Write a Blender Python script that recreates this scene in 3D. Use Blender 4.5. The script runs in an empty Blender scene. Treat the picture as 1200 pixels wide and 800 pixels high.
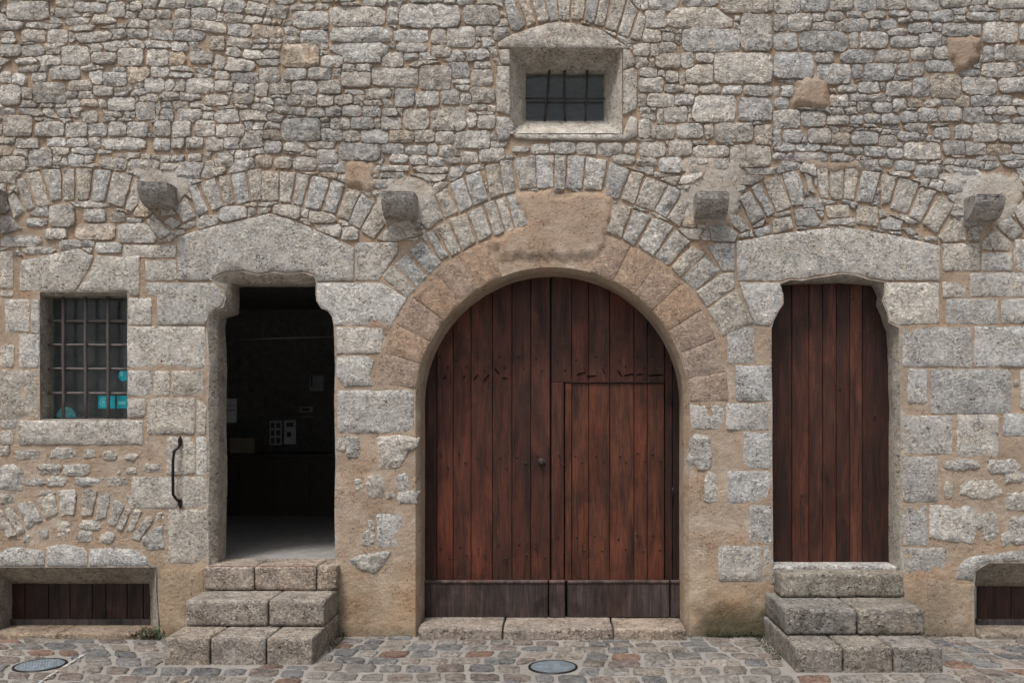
import bpy, bmesh, math, random
import numpy as np
from mathutils import Vector, noise as mnoise
from mathutils.geometry import delaunay_2d_cdt
random.seed(7)
rng = np.random.default_rng(11)
scene = bpy.context.scene
C = scene.collection

# ------------------------------------------------------------------ camera
S, D = 0.0065, 7.0          # metres per photo pixel on the wall plane; camera distance
EYE, CX, CY = 1.7, 650.0, 484.0
cam = bpy.data.cameras.new('camera'); camo = bpy.data.objects.new('camera', cam); C.objects.link(camo)
cam.sensor_width = 36; cam.lens = 36*(D/S)/1200
cam.shift_x = -(CX-600)/1200; cam.shift_y = (CY-400)/1200
cam.clip_end = 2000
camo.location = (0, -D, EYE); camo.rotation_euler = (math.pi/2, 0, 0)
scene.camera = camo
scene.render.resolution_x = 1024; scene.render.resolution_y = 682

# ------------------------------------------------------------------ world, sun, exposure (overcast)
SUN_EL, SUN_AZ = 66, 205     # azimuth measured so that the light comes from the camera's side, a little left
w = bpy.data.worlds.new("World"); scene.world = w; w.use_nodes = True
nt = w.node_tree; bg = nt.nodes['Background']
sky = nt.nodes.new('ShaderNodeTexSky'); sky.sky_type = 'NISHITA'; sky.sun_disc = False
sky.sun_elevation = math.radians(SUN_EL); sky.sun_rotation = math.radians(SUN_AZ)
sky.air_density = 1.0; sky.dust_density = 6.0; sky.ozone_density = 1.0
hsv = nt.nodes.new('ShaderNodeHueSaturation'); hsv.inputs['Saturation'].default_value = 0.35
nt.links.new(sky.outputs[0], hsv.inputs['Color']); nt.links.new(hsv.outputs[0], bg.inputs[0])
bg.inputs[1].default_value = 0.085
sun = bpy.data.lights.new('sun', 'SUN'); suno = bpy.data.objects.new('sun', sun); C.objects.link(suno)
sun.energy = 1.5; sun.angle = math.radians(11); sun.color = (1, .96, .90)
az = math.radians(SUN_AZ); el = math.radians(SUN_EL)
sd = Vector((math.sin(az)*math.cos(el), math.cos(az)*math.cos(el), math.sin(el)))
suno.rotation_euler = sd.to_track_quat('Z', 'Y').to_euler()
scene.view_settings.view_transform = 'Standard'; scene.view_settings.look = 'None'
scene.view_settings.gamma = 1; scene.view_settings.exposure = 0.70

# ------------------------------------------------------------------ helpers
def W(px, py, y=0.0):
    """point on the wall plane measured in photo pixels, moved to depth y"""
    return ((px-CX)*S, y, EYE-(py-CY)*S)
def P(px, py, y=0.0):
    """real place of something seen at photo pixel (px,py) and standing at depth y"""
    k = D/(D+y)
    return ((px-CX)*S/k, y, EYE-(py-CY)*S/k)
def nz(x, y, z, s):
    return mnoise.noise(Vector((x*s, y*s, z*s)))
def fbm(x, y, z, s):
    return nz(x, y, z, s)*.6+nz(x+9, y, z, s*2.3)*.3+nz(x, y+5, z, s*5)*.15
def inpoly(X, Y, poly):
    r = np.zeros(X.shape, bool); n = len(poly)
    for i in range(n):
        x0, y0 = poly[i]; x1, y1 = poly[(i+1) % n]
        if y0 == y1: continue
        c = ((y0 > Y) != (y1 > Y)) & (X < (x1-x0)*(Y-y0)/(y1-y0)+x0)
        r ^= c
    return r
def area(poly):
    a = 0
    for i in range(len(poly)):
        x0, y0 = poly[i]; x1, y1 = poly[(i+1) % len(poly)]
        a += x0*y1-x1*y0
    return a/2
def smooth(a, b, x):
    t = min(1, max(0, (x-a)/(b-a))); return t*t*(3-2*t)

def link_mesh(name, verts, faces, mat, parent=None, cols=None, shade=True, flatrim=False):
    me = bpy.data.meshes.new(name)
    me.from_pydata(verts, [], faces)
    me.materials.append(mat)
    if cols is not None:
        at = me.color_attributes.new('Col', 'FLOAT_COLOR', 'POINT')
        arr = np.ones((len(verts), 4), np.float32); arr[:, :3] = np.array(cols, np.float32)
        at.data.foreach_set('color', arr.ravel())
    if shade: me.polygons.foreach_set('use_smooth', [(len(f) == 3 and mat is not M['rubble']) if flatrim else True for f in faces])
    me.update()
    o = bpy.data.objects.new(name, me); C.objects.link(o)
    if parent is not None: o.parent = parent
    return o
def thing(name, label, cat, loc=(0, 0, 0), group=None):
    o = bpy.data.objects.new(name, None); C.objects.link(o); o.location = loc
    o['label'] = label; o['category'] = cat
    if group: o['group'] = group
    return o
def tag(o, label, cat, group=None):
    o['label'] = label; o['category'] = cat
    if group: o['group'] = group
    return o
def recentre(o, p):
    """move a mesh's origin to p (world), keeping its parent at the world origin"""
    p = Vector(p); me = o.data
    n = len(me.vertices); a = np.empty(n*3, np.float32); me.vertices.foreach_get('co', a)
    a = a.reshape(-1, 3)-np.array(p, np.float32); me.vertices.foreach_set('co', a.ravel()); me.update(); o.location = p
    if o.parent: o.location = p-o.parent.location
    return o

# ------------------------------------------------------------------ materials
def newmat(name):
    m = bpy.data.materials.new(name); m.use_nodes = True
    t = m.node_tree; b = t.nodes['Principled BSDF']
    return m, t, b
class NB:
    def __init__(s, t): s.t = t; s.geo = t.nodes.new('ShaderNodeNewGeometry')
    def n(s, k, **a):
        x = s.t.nodes.new(k)
        for q, v in a.items(): setattr(x, q, v)
        return x
    def l(s, a, b): s.t.links.new(a, b)
    def pos(s, scale=(1, 1, 1)):
        v = s.n('ShaderNodeVectorMath', operation='MULTIPLY'); s.l(s.geo.outputs['Position'], v.inputs[0]); v.inputs[1].default_value = scale
        return v.outputs[0]
    def noise(s, scale, detail=5, rough=.6, vec=None, dist=0):
        x = s.n('ShaderNodeTexNoise'); x.inputs['Scale'].default_value = scale; x.inputs['Detail'].default_value = detail
        x.inputs['Roughness'].default_value = rough; x.inputs['Distortion'].default_value = dist
        s.l(vec if vec else s.geo.outputs['Position'], x.inputs['Vector']); return x.outputs[0]
    def ramp(s, f, pts):
        r = s.n('ShaderNodeValToRGB'); e = r.color_ramp.elements
        while len(e) < len(pts): e.new(.5)
        for i, (p, c) in enumerate(pts):
            e[i].position = p; e[i].color = (c, c, c, 1) if not isinstance(c, tuple) else (*c, 1)
        s.l(f, r.inputs[0]); return r.outputs[0]
    def mul(s, a, b, fac=1.0, mode='MULTIPLY'):
        m = s.n('ShaderNodeMix', data_type='RGBA', blend_type=mode)
        m.inputs[0].default_value = fac if not hasattr(fac, 'links') else 0
        if hasattr(fac, 'links'): s.l(fac, m.inputs[0])
        for v, i in ((a, 6), (b, 7)):
            if hasattr(v, 'links'): s.l(v, m.inputs[i])
            else: m.inputs[i].default_value = (*v, 1)
        return m.outputs[2]
    def math(s, op, a, b):
        m = s.n('ShaderNodeMath', operation=op)
        for v, i in ((a, 0), (b, 1)):
            if hasattr(v, 'links'): s.l(v, m.inputs[i])
            else: m.inputs[i].default_value = v
        return m.outputs[0]
    def bump(s, h, dist, strength=1, prev=None):
        b = s.n('ShaderNodeBump'); b.inputs['Distance'].default_value = dist; b.inputs['Strength'].default_value = strength
        s.l(h, b.inputs['Height'])
        if prev: s.l(prev, b.inputs['Normal'])
        return b.outputs[0]

def stone_material(name, pit=1.0, rough=1.0, mottle=1.0, lichen=.5, fine=1.0):
    m, t, b = newmat(name); g = NB(t)
    a = g.n('ShaderNodeAttribute', attribute_name='Col').outputs['Color']
    c = g.mul(a, g.ramp(g.noise(5, 6, .65), [(.3, 1-.28*mottle), (.52, 1.0), (.75, 1+.14*mottle)]))
    c = g.mul(c, g.ramp(g.noise(38, 5, .7), [(.32, 1-.34*mottle), (.5, 1.0), (.7, 1+.16*mottle)]))
    c = g.mul(c, (.66, .52, .38), g.ramp(g.noise(9, 6, .7), [(.55, 0.0), (.78, .3)]))           # ochre staining
    c = g.mul(c, (.42, .40, .38), g.ramp(g.noise(14, 8, .75, dist=.4), [(.56, 0.0), (.68, .55*lichen)]))   # grey lichen and soot
    c = g.mul(c, (.86, .69, .54), g.ramp(g.noise(11, 7, .72, dist=.3), [(.54, 0.0), (.66, .5)]))       # mortar smeared over the faces
    region = g.ramp(g.noise(7, 3, .6), [(.36, .15), (.6, 1.0)])
    pm = g.ramp(g.noise(52, 2, .55, vec=g.pos((1, 1, 1.35)), dist=.8), [(.345, 1.0), (.40, 0.0)])
    pf = g.math('MULTIPLY', pm, region)
    crk = g.math('MULTIPLY', g.ramp(g.noise(15, 2.5, .6, vec=g.pos((1, 1, 1.9)), dist=1.5), [(.468, 0.0), (.494, 1.0), (.506, 1.0), (.532, 0.0)]), region)
    crk2 = g.ramp(g.noise(38, 2.5, .6, vec=g.pos((1, 1, 1.5)), dist=1.0), [(.45, 0.0), (.49, 1.0), (.51, 1.0), (.55, 0.0)])
    broad = g.ramp(g.noise(3.6, 4, .6, dist=.4), [(.40, .15), (.60, 1.0)])          # smooth areas against pitted ones
    c = g.mul(c, (1.14, 1.12, 1.09), g.ramp(g.noise(12, 6, .68, dist=.5), [(.46, 0.0), (.56, 1.0)]))
    c = g.mul(c, (.80, .80, .815), g.ramp(g.noise(8.3, 7, .7, dist=.8), [(.54, 0.0), (.60, .9)]))
    c = g.mul(c, (1.26, 1.25, 1.23), g.math('MULTIPLY', broad, g.ramp(g.noise(48, 4, .68), [(.50, 0.0), (.62, 1.0*mottle*fine)])))
    c = g.mul(c, (.42, .37, .33), g.math('MULTIPLY', crk, .80*mottle))
    c = g.mul(c, (.62, .58, .54), g.math('MULTIPLY', g.math('MULTIPLY', crk2, broad), .70*mottle*fine))
    c = g.mul(c, (.22, .18, .15), g.math('MULTIPLY', pf, min(1, .85*pit)))
    g.l(c, b.inputs['Base Color'])
    b.inputs['Roughness'].default_value = .93; b.inputs['Specular IOR Level'].default_value = .25
    h = g.bump(g.noise(22, 6, .62), .020*rough, 1.0)
    h = g.bump(g.noise(75, 4, .65), .0045*rough, 1.0, h)
    inv = g.math('SUBTRACT', 1.0, g.math('MAXIMUM', pf, g.math('MULTIPLY', crk2, .5)))
    h = g.bump(inv, .007*max(pit, .6), .9, h)
    h = g.bump(g.math('SUBTRACT', 1.0, crk), .010, .8, h)
    g.l(h, b.inputs['Normal'])
    return m
M = {}
M['rubble'] = stone_material('rubble limestone', .8, 1.2, 1.0, .5, .65)
M['ashlar'] = stone_material('dressed limestone', 1.15, .6, .66, .55, .38)
M['ring'] = stone_material('pinkish worn arch stone', .8, .6, .42, .25, .6)
M['knobbly'] = M['rubble']
M['step'] = stone_material('worn step stone', 1.35, .9, 1.15, .8)
def mortar_mat():
    m, t, b = newmat('lime mortar'); g = NB(t)
    a = g.n('ShaderNodeAttribute', attribute_name='Col').outputs['Color']
    c = g.mul(a, g.ramp(g.noise(3.2, 6, .6), [(.3, .82), (.52, 1.0), (.74, 1.13)]))
    c = g.mul(c, g.ramp(g.noise(140, 3, .7), [(.3, .72), (.5, 1.0), (.72, 1.16)]))
    c = g.mul(c, (.80, .62, .47), g.ramp(g.noise(5, 6, .7), [(.5, 0.0), (.7, .45)]))
    c = g.mul(c, (.62, .59, .57), g.ramp(g.noise(7.7, 8, .75, dist=.5), [(.56, 0.0), (.70, .5)]))
    c = g.mul(c, (1.22, 1.32, 1.42), g.ramp(g.noise(4.3, 7, .72, dist=.6), [(.50, 0.0), (.64, .85)]))
    mp_ = g.math('MULTIPLY', g.ramp(g.noise(60, 2, .5, dist=.7), [(.33, 1.0), (.375, 0.0)]), g.ramp(g.noise(5, 3, .6), [(.42, 0.0), (.6, 1.0)]))
    c = g.mul(c, (.35, .30, .26), g.math('MULTIPLY', mp_, .85))
    c = g.mul(c, (1.0, .85, .70), g.ramp(g.noise(2.4, 5, .6), [(.5, 0.0), (.66, .42)]))
    g.l(c, b.inputs['Base Color']); b.inputs['Roughness'].default_value = .95; b.inputs['Specular IOR Level'].default_value = .2
    h = g.bump(g.noise(22, 6, .6), .02, .7)
    h = g.bump(g.noise(120, 4, .7), .0055, 1.0, h)
    h = g.bump(g.math('SUBTRACT', 1.0, mp_), .005, .9, h)
    g.l(h, b.inputs['Normal']); return m
M['mortar'] = mortar_mat()
def wood_mat():
    m, t, b = newmat('old oak boards'); g = NB(t)
    a = g.n('ShaderNodeAttribute', attribute_name='Col').outputs['Color']
    oi = g.n('ShaderNodeObjectInfo')
    off = g.n('ShaderNodeVectorMath', operation='MULTIPLY_ADD'); g.l(g.geo.outputs['Position'], off.inputs[0]); off.inputs[1].default_value = (1, 1, .045)
    rv = g.n('ShaderNodeCombineXYZ'); g.l(g.math('MULTIPLY', oi.outputs['Random'], 31.0), rv.inputs[1]); g.l(rv.outputs[0], off.inputs[2])
    grain = g.noise(95, 7, .66, vec=off.outputs[0], dist=.25)
    off2 = g.n('ShaderNodeVectorMath', operation='MULTIPLY_ADD'); g.l(g.geo.outputs['Position'], off2.inputs[0]); off2.inputs[1].default_value = (1, 1, .16); g.l(rv.outputs[0], off2.inputs[2])
    band = g.noise(11, 5, .6, vec=off2.outputs[0], dist=.6)
    c = g.mul(a, g.ramp(grain, [(.25, .42), (.5, 1.0), (.75, 1.55)]))
    c = g.mul(c, g.ramp(band, [(.30, .35), (.5, 1.0), (.68, 1.7)]))
    c = g.mul(c, (1.35, .95, .75), g.ramp(g.noise(3, 4, .6, vec=off2.outputs[0]), [(.45, 0.0), (.7, .8)]))
    scr = g.noise(60, 4, .6, vec=g.pos((.25, 1, 1.6)), dist=1.0)
    c = g.mul(c, (.30, .25, .23), g.ramp(scr, [(.66, 0.0), (.72, .22)]), 'ADD') if False else c
    c = g.mul(c, (.30, .29, .29), g.ramp(g.noise(3.1, 7, .72, dist=.5), [(.50, 0.0), (.68, .7)]))
    c = g.mul(c, (1.5, 1.55, 1.6), g.ramp(g.noise(140, 5, .7, vec=off.outputs[0], dist=.2), [(.54, 0.0), (.64, .7)]))
    c = g.mul(c, (.25, .22, .2), g.ramp(g.noise(42, 4, .6, vec=off.outputs[0], dist=.6), [(.62, 0.0), (.68, .8)]))
    c = g.mul(c, (2.0, 2.1, 2.2), g.ramp(g.noise(70, 3, .6, vec=g.pos((.22, 1, 1.3)), dist=1.2), [(.64, 0.0), (.70, .5)]))
    g.l(c, b.inputs['Base Color'])
    g.l(g.ramp(band, [(.3, .62), (.7, .48)]), b.inputs['Roughness']); b.inputs['Specular IOR Level'].default_value = .35
    h = g.bump(grain, .004, .8); h = g.bump(g.noise(28, 5, .6, vec=g.pos((.6, 1, .7))), .004, .6, h)
    g.l(h, b.inputs['Normal']); return m
M['wood'] = wood_mat()
def flat(name, col, rough=.6, metal=0, bump=0, bs=80, var=.3):
    m, t, b = newmat(name); g = NB(t)
    c = g.mul(col, g.ramp(g.noise(bs*.4, 6, .65), [(.3, 1-var), (.7, 1+var)]))
    g.l(c, b.inputs['Base Color']); b.inputs['Roughness'].default_value = rough; b.inputs['Metallic'].default_value = metal
    if bump: g.l(g.bump(g.noise(bs, 5, .6), bump, .8), b.inputs['Normal'])
    return m
M['iron'] = flat('rusted wrought iron', (.045, .036, .033), .6, .3, .003, 120, .5)
M['bar'] = flat('weathered window bar', (.10, .085, .082), .55, .3, .002, 120, .35)
M['black_iron'] = flat('black painted iron', (.012, .011, .012), .4, .4, .002, 90)
M['drain'] = flat('galvanised drain metal', (.24, .29, .33), .45, .55, .003, 60, .35)
M['paint_line'] = flat('chalky white line', (.40, .39, .38), .9, 0, .002, 120, .4)
M['red_edge'] = flat('faded red paint', (.33, .16, .13), .9, 0, .002, 120, .3)
M['dark'] = flat('dark interior plaster', (.30, .29, .28), .9, 0, .003, 30)
M['ifloor'] = flat('worn interior floor boards', (.27, .26, .25), .7, 0, .002, 30, .25)
M['dark_wood'] = flat('dark stained furniture', (.055, .038, .028), .6, 0, .002, 30)
M['paper'] = flat('white paper', (.42, .43, .46), .8, 0, 0, 30, .1)
M['ink'] = flat('printed dark ink', (.05, .05, .055), .8, 0, 0, 30, .1)
M['card'] = flat('brown cardboard', (.26, .22, .16), .8, 0, .001, 30, .15)
M['teal'] = flat('teal sticker vinyl', (.0, .27, .34), .45, 0, 0, 30, .1)
M['teal_pale'] = flat('pale teal sticker vinyl', (.07, .26, .28), .5, 0, 0, 60, .35)
M['teal_print'] = flat('light teal print', (.10, .44, .50), .5, 0, 0, 30, .05)
M['leaf'] = flat('weed leaf', (.05, .075, .03), .6, 0, .001, 90, .4)
M['leaf_dead'] = flat('dead brown leaf', (.06, .034, .022), .7, 0, .001, 90, .4)
M['moss'] = flat('dark green moss', (.035, .04, .016), .95, 0, .004, 120, .5)
def glass_mat():
    m, t, b = newmat('old window glass'); g = NB(t)
    b.inputs['Base Color'].default_value = (.9, .95, .95, 1); b.inputs['Roughness'].default_value = .06
    b.inputs['Transmission Weight'].default_value = 1.0; b.inputs['IOR'].default_value = 1.32
    g.l(g.bump(g.noise(5, 2, .5), .01, .4), b.inputs['Normal'])
    df = g.n('ShaderNodeBsdfDiffuse'); df.inputs[0].default_value = (.30, .34, .36, 1); mx_ = g.n('ShaderNodeMixShader')
    g.l(g.ramp(g.noise(4, 5, .6), [(.3, .05), (.7, .14)]), mx_.inputs[0]); g.l(b.outputs[0], mx_.inputs[1]); g.l(df.outputs[0], mx_.inputs[2])
    g.l(mx_.outputs[0], t.nodes['Material Output'].inputs['Surface']); return m
M['glass'] = glass_mat()
def cobble_mat():
    m = stone_material('cobble stone', .25, .5, 1.1, .3); return m
M['cobble'] = cobble_mat()
def grout_mat():
    m, t, b = newmat('sandy cement grout'); g = NB(t)
    c = g.mul((.29, .272, .25), g.ramp(g.noise(2.2, 6, .6), [(.3, .75), (.7, 1.12)]))
    c = g.mul(c, g.ramp(g.noise(120, 4, .7), [(.3, .7), (.7, 1.2)]))
    c = g.mul(c, (.68, .62, .56), g.ramp(g.noise(9, 7, .7), [(.5, 0.0), (.7, .6)]))
    g.l(c, b.inputs['Base Color']); b.inputs['Roughness'].default_value = .9
    h = g.bump(g.noise(30, 6, .6), .012, .7); h = g.bump(g.noise(160, 4, .7), .004, .9, h)
    g.l(h, b.inputs['Normal']); return m
M['grout'] = grout_mat()

# ------------------------------------------------------------------ openings, in wall-plane pixels
GX, GY, GR = 647.0, 473.0, 160.0
def arc(cx, cy, r, a0, a1, step=4):
    n = max(2, int(abs(a1-a0)/step)+1)
    return [(cx+r*math.cos(math.radians(a0+(a1-a0)*i/(n-1))), cy-r*math.sin(math.radians(a0+(a1-a0)*i/(n-1)))) for i in range(n)]
def gate_loop(r, bottom=775, step=4):
    return [(GX+r, bottom), (GX+r, 700), (GX+r, 620), (GX+r, 540)]+arc(GX, GY, r, 0, 180, step)+[(GX-r, 540), (GX-r, 620), (GX-r, 700), (GX-r, bottom)]
GATE0, GATE1 = gate_loop(GR), gate_loop(GR-4.5)
# open doorway on the left: each vertex as (x0,y0 | x1,y1) for the wall face and for the inside edge
LD = [((245, 662), (252, 662)), ((244, 600), (252, 600)), ((246, 540), (253, 540)), ((244, 470), (252, 470)), ((246, 430), (253, 430)), ((243, 385), (251, 380)),
      ((245, 369), (253, 369)), ((252, 363), (262, 366)), ((262, 360), (267, 364)), ((265, 350), (268, 350)), ((262, 338), (268, 332)), ((250, 328), (269, 331)), ((262, 321), (274, 331)),
      ((285, 319), (288, 331)), ((303, 323), (304, 331)), ((320, 320), (320, 331)), ((338, 322), (338, 331)), ((356, 320), (355, 331)), ((368, 324), (366, 331)), ((370, 331), (370, 332)),
      ((369.5, 343), (369.5, 343)), ((371, 353), (371, 353)), ((376, 361), (376, 361)), ((384, 364), (384, 364)), ((389, 371), (389, 371)), ((391, 382), (391, 382)),
      ((392.5, 430), (392, 430)), ((391.5, 470), (391.5, 470)), ((393, 540), (392, 540)), ((392, 600), (392, 600)), ((393, 662), (392, 662))]
RD = [((906, 668), (903, 668)), ((905.5, 600), (903, 600)), ((905, 540), (902, 540)), ((905, 470), (902, 470)), ((904, 430), (902, 430)), ((904, 385), (902, 385)),
      ((907, 375), (905, 375)), ((913, 364), (912, 364)), ((918, 356), (917, 356)), ((918, 345), (917, 345)), ((914, 333), (917, 330)), ((926, 328), (925, 330)), ((940, 329), (940, 330)),
      ((955, 326), (955, 329)), ((970, 324), (970, 329)), ((985, 321), (985, 328)), ((1000, 322), (1000, 329)), ((1015, 327), (1015, 330)), ((1036, 331), (1030, 331)), ((1036, 342), (1037, 344)),
      ((1033, 352), (1036, 354)), ((1039, 366), (1041, 368)), ((1041, 378), (1045, 380)), ((1053, 384), (1048, 386)),
      ((1054, 430), (1050, 430)), ((1055, 480), (1051, 480)), ((1055, 540), (1051, 540)), ((1054, 600), (1051, 600)), ((1055, 668), (1051, 668))]
LW0 = [(47, 492), (47, 342), (149, 342), (149, 492)]; LW1 = [(47, 491), (47, 346), (148.5, 346), (148.5, 491)]
SW0 = [(598, 157), (598, 57), (729, 57), (729, 157)]; SW1 = [(615, 129), (615, 70), (710, 70), (710, 129)]
LC0 = [(-3, 775), (-3, 664), (184, 664), (184, 690), (190, 775)]; LC1 = [(-5, 775), (-5, 689), (162, 689), (163, 705), (163, 775)]
RC0 = [(1143, 775), (1141, 690), (1143, 668), (1158, 659), (1342, 659), (1342, 775)]; RC1 = [(1138, 775), (1138, 690), (1140, 694), (1152, 692), (1336, 692), (1336, 775)]
OPEN = [GATE0, [a for a, b in LD], [a for a, b in RD], LW0, SW0, LC0, RC0]

def seg(pts, n):    # subdivide a closed or open polyline between vertices
    out = []
    for i in range(len(pts)-1):
        for k in range(n): out.append(tuple(pts[i][j]+(pts[i+1][j]-pts[i][j])*k/n for j in range(2)))
    return out+[pts[-1]]

# ------------------------------------------------------------------ colours of the wall, in linear light
PATCH = [  # lime patches standing flush with the stones: polygon, height, colour
    ([(610, 224), (716, 226), (716, 240), (708, 282), (700, 300), (590, 300), (575, 285), (612, 268)], .020, (.40, .305, .235)),
    ([(934, 94), (965, 93), (973, 108), (968, 126), (928, 126)], .028, (.39, .30, .23)),
    ([(1110, 44), (1145, 41), (1152, 54), (1146, 74), (1122, 82), (1112, 66)], .028, (.40, .305, .235)),
    ([(405, 188), (440, 190), (436, 208), (428, 223), (409, 218)], .020, (.41, .325, .255)),
    ([(440, 206), (470, 204), (505, 216), (512, 232), (505, 262), (492, 272), (440, 262), (438, 225)], .007, (.49, .445, .395)),
    ([(800, 184), (850, 186), (870, 200), (870, 225), (860, 262), (800, 262), (798, 235)], .007, (.49, .445, .395)),
    ([(1110, 195), (1150, 205), (1200, 208), (1200, 232), (1185, 262), (1130, 262), (1112, 240)], .007, (.49, .445, .395)),
    ([(155, 196), (205, 192), (225, 200), (222, 215), (205, 250), (160, 250), (158, 210)], .006, (.49, .445, .395)),
    ([(940, 186), (1010, 190), (1025, 196), (1010, 201), (945, 200)], .012, (.35, .29, .235)),
]
def wall_col(px, py):
    t = smooth(300, 520, py)
    c = np.array([.37, .285, .215])*(1-t)+np.array([.40, .315, .245])*t
    t = smooth(600, 720, py); c = c*(1-t)+np.array([.425, .32, .225])*t
    c = c*(1+.10*fbm(px, py, 0, .012))
    return c
def near_poly(px, py, poly):
    px, py = px+9*nz(px, py, 5, .05)+4*nz(px, py, 9, .17), py+9*nz(px, py, 15, .05)+4*nz(px, py, 19, .17)
    c = inpoly(np.array([px]), np.array([py]), poly)[0]
    return c
def stain(c, px, py):
    """dirt, soot and moss with shapes of their own"""
    n = fbm(px, py, 3, .045)
    # moss at the foot of the pier by the right steps
    m = smooth(684, 735, py+26*n)*smooth(798, 832, px+18*n)*(1-smooth(912, 925, px))
    c = c*(1-m*.88)+np.array([.060, .056, .030])*m*.88
    m = smooth(655, 745, py+18*n)*smooth(378, 386, px)*(1-smooth(392, 412, px+8*n))
    c = c*(1-m*.7)+np.array([.075, .075, .04])*m*.7
    m = smooth(668, 740, py+20*n)*smooth(1050, 1060, px)*(1-smooth(1075, 1125, px+30*n))
    c = c*(1-m*.6)+np.array([.09, .08, .055])*m*.6
    m = smooth(726, 748, py+12*n)*.55
    c = c*(1-m)+np.array([.15, .12, .085])*m
    # soot in the rubble
    m = smooth(.05, .5, fbm(px, py, 8, .009))*(1-smooth(200, 330, py))*.18
    c = c*(1-m*np.array([.9, 1, 1.1]))
    m = math.exp(-(((px-375)/70)**2+((py-140)/45)**2))*.28+math.exp(-(((px-880)/45)**2+((py-240)/60)**2))*.25+math.exp(-(((px-1090)/170)**2+((py-90)/90)**2))*.14
    c = c*(1-m)
    m = smooth(-.05, .45, fbm(px, py, 21, .03))*(1-smooth(265, 320, py))*.2
    return c*(1-m)+c*np.array([1.02, .88, .72])*m

# ------------------------------------------------------------------ the building
bld = thing('stone_building', 'old limestone building with a great arched plank gate, two stepped doorways and barred windows', 'building')

def wall_y(px, py):
    base = .006*(1-smooth(285, 318, py))
    if py > 560: base += -.002
    h = base+.006*fbm(px, py, 1, .05)
    for poly, hh, col in PATCH:
        xs = [p[0] for p in poly]; ys = [p[1] for p in poly]
        if min(xs) <= px <= max(xs) and min(ys) <= py <= max(ys) and near_poly(px, py, poly): h = -hh+.004*fbm(px, py, 2, .06)
    return h
def build_wall():
    x0, x1, y0, y1 = -300, 1500, -260, 753
    pts, fixed = [], []
    edges = []
    def loop(poly, closed=True):
        i0 = len(pts)
        q = seg(poly+[poly[0]], 1)[:-1]
        r = []
        for i in range(len(q)):
            a = q[i]; b = q[(i+1) % len(q)]; n = max(1, int(math.dist(a, b)/8))
            for k in range(n): r.append((a[0]+(b[0]-a[0])*k/n, a[1]+(b[1]-a[1])*k/n))
        for p in r: pts.append(p)
        n = len(r)
        for i in range(n): edges.append((i0+i, i0+(i+1) % n))
    loop([(x0, y0), (x1, y0), (x1, y1), (x0, y1)])
    for p in OPEN: loop(p)
    nfix = len(pts)
    gx, gy = np.meshgrid(np.arange(-6, 1208, 4.5), np.arange(-6, 752, 4.5))
    gx = gx.ravel()+rng.uniform(-1.2, 1.2, gx.size); gy = gy.ravel()+rng.uniform(-1.2, 1.2, gy.size)
    ok = (gy < 751)
    for p in OPEN: ok &= ~inpoly(gx, gy, p)
    bx = np.array([p[0] for p in pts]); by = np.array([p[1] for p in pts])
    gx, gy = gx[ok], gy[ok]
    near = np.zeros(gx.size, bool)
    for a, b in zip(bx, by): near |= (gx-a)**2+(gy-b)**2 < 6
    gx, gy = gx[~near], gy[~near]
    ox, oy = np.meshgrid(np.arange(x0+15, x1, 20), np.arange(y0+15, y1-10, 20)); ox = ox.ravel(); oy = oy.ravel()
    ok = (ox < -10) | (ox > 1212) | (oy < -10)
    for p in OPEN: ok &= ~inpoly(ox.astype(float), oy.astype(float), p)
    allp = [Vector(p) for p in pts]+[Vector((a, b)) for a, b in zip(gx, gy)]+[Vector((float(a), float(b))) for a, b in zip(ox[ok], oy[ok])]
    vo, eo, fo, ov, oe, of = delaunay_2d_cdt(allp, edges, [], 0, 1e-4)
    V = np.array([(v[0], v[1]) for v in vo]); F = np.array(fo)
    cen = V[F].mean(axis=1)
    keep = (cen[:, 1] < y1) & (cen[:, 1] > y0) & (cen[:, 0] > x0) & (cen[:, 0] < x1)
    for p in OPEN: keep &= ~inpoly(cen[:, 0], cen[:, 1], p)
    F = F[keep]
    isfix = [any(i < nfix for i in o) or not o for o in ov]
    verts, cols = [], []
    for i, (px, py) in enumerate(V):
        y = wall_y(px, py)
        if isfix[i]: y = min(y, .0)
        edgev = isfix[i] and -5 < px < 1205 and 0 < py < 752 and not ((px-GX)**2+(py-GY)**2 < 166**2 or (480 < px < 812))
        verts.append(W(px, py, y))
        c = wall_col(px, py)
        for poly, hh, col in PATCH:
            if near_poly(px, py, poly): c = np.array(col)
        if edgev: c = np.array([.40, .37, .33])
        cols.append(stain(c, px, py))
    faces = []
    for a, b, c in F:
        (ax, ay), (bx_, by_), (cx, cy) = V[a], V[b], V[c]
        s = (bx_-ax)*(cy-ay)-(by_-ay)*(cx-ax)
        faces.append((a, c, b) if s < 0 else (a, b, c))
    # px right = +x, py down = -z : seen from -y the order (a,b,c) with s>0 is clockwise on screen
    faces = [(a, c, b) for a, b, c in faces]
    o = link_mesh('wall', verts, faces, M['mortar'], bld, cols)
    return o
build_wall()

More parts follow.
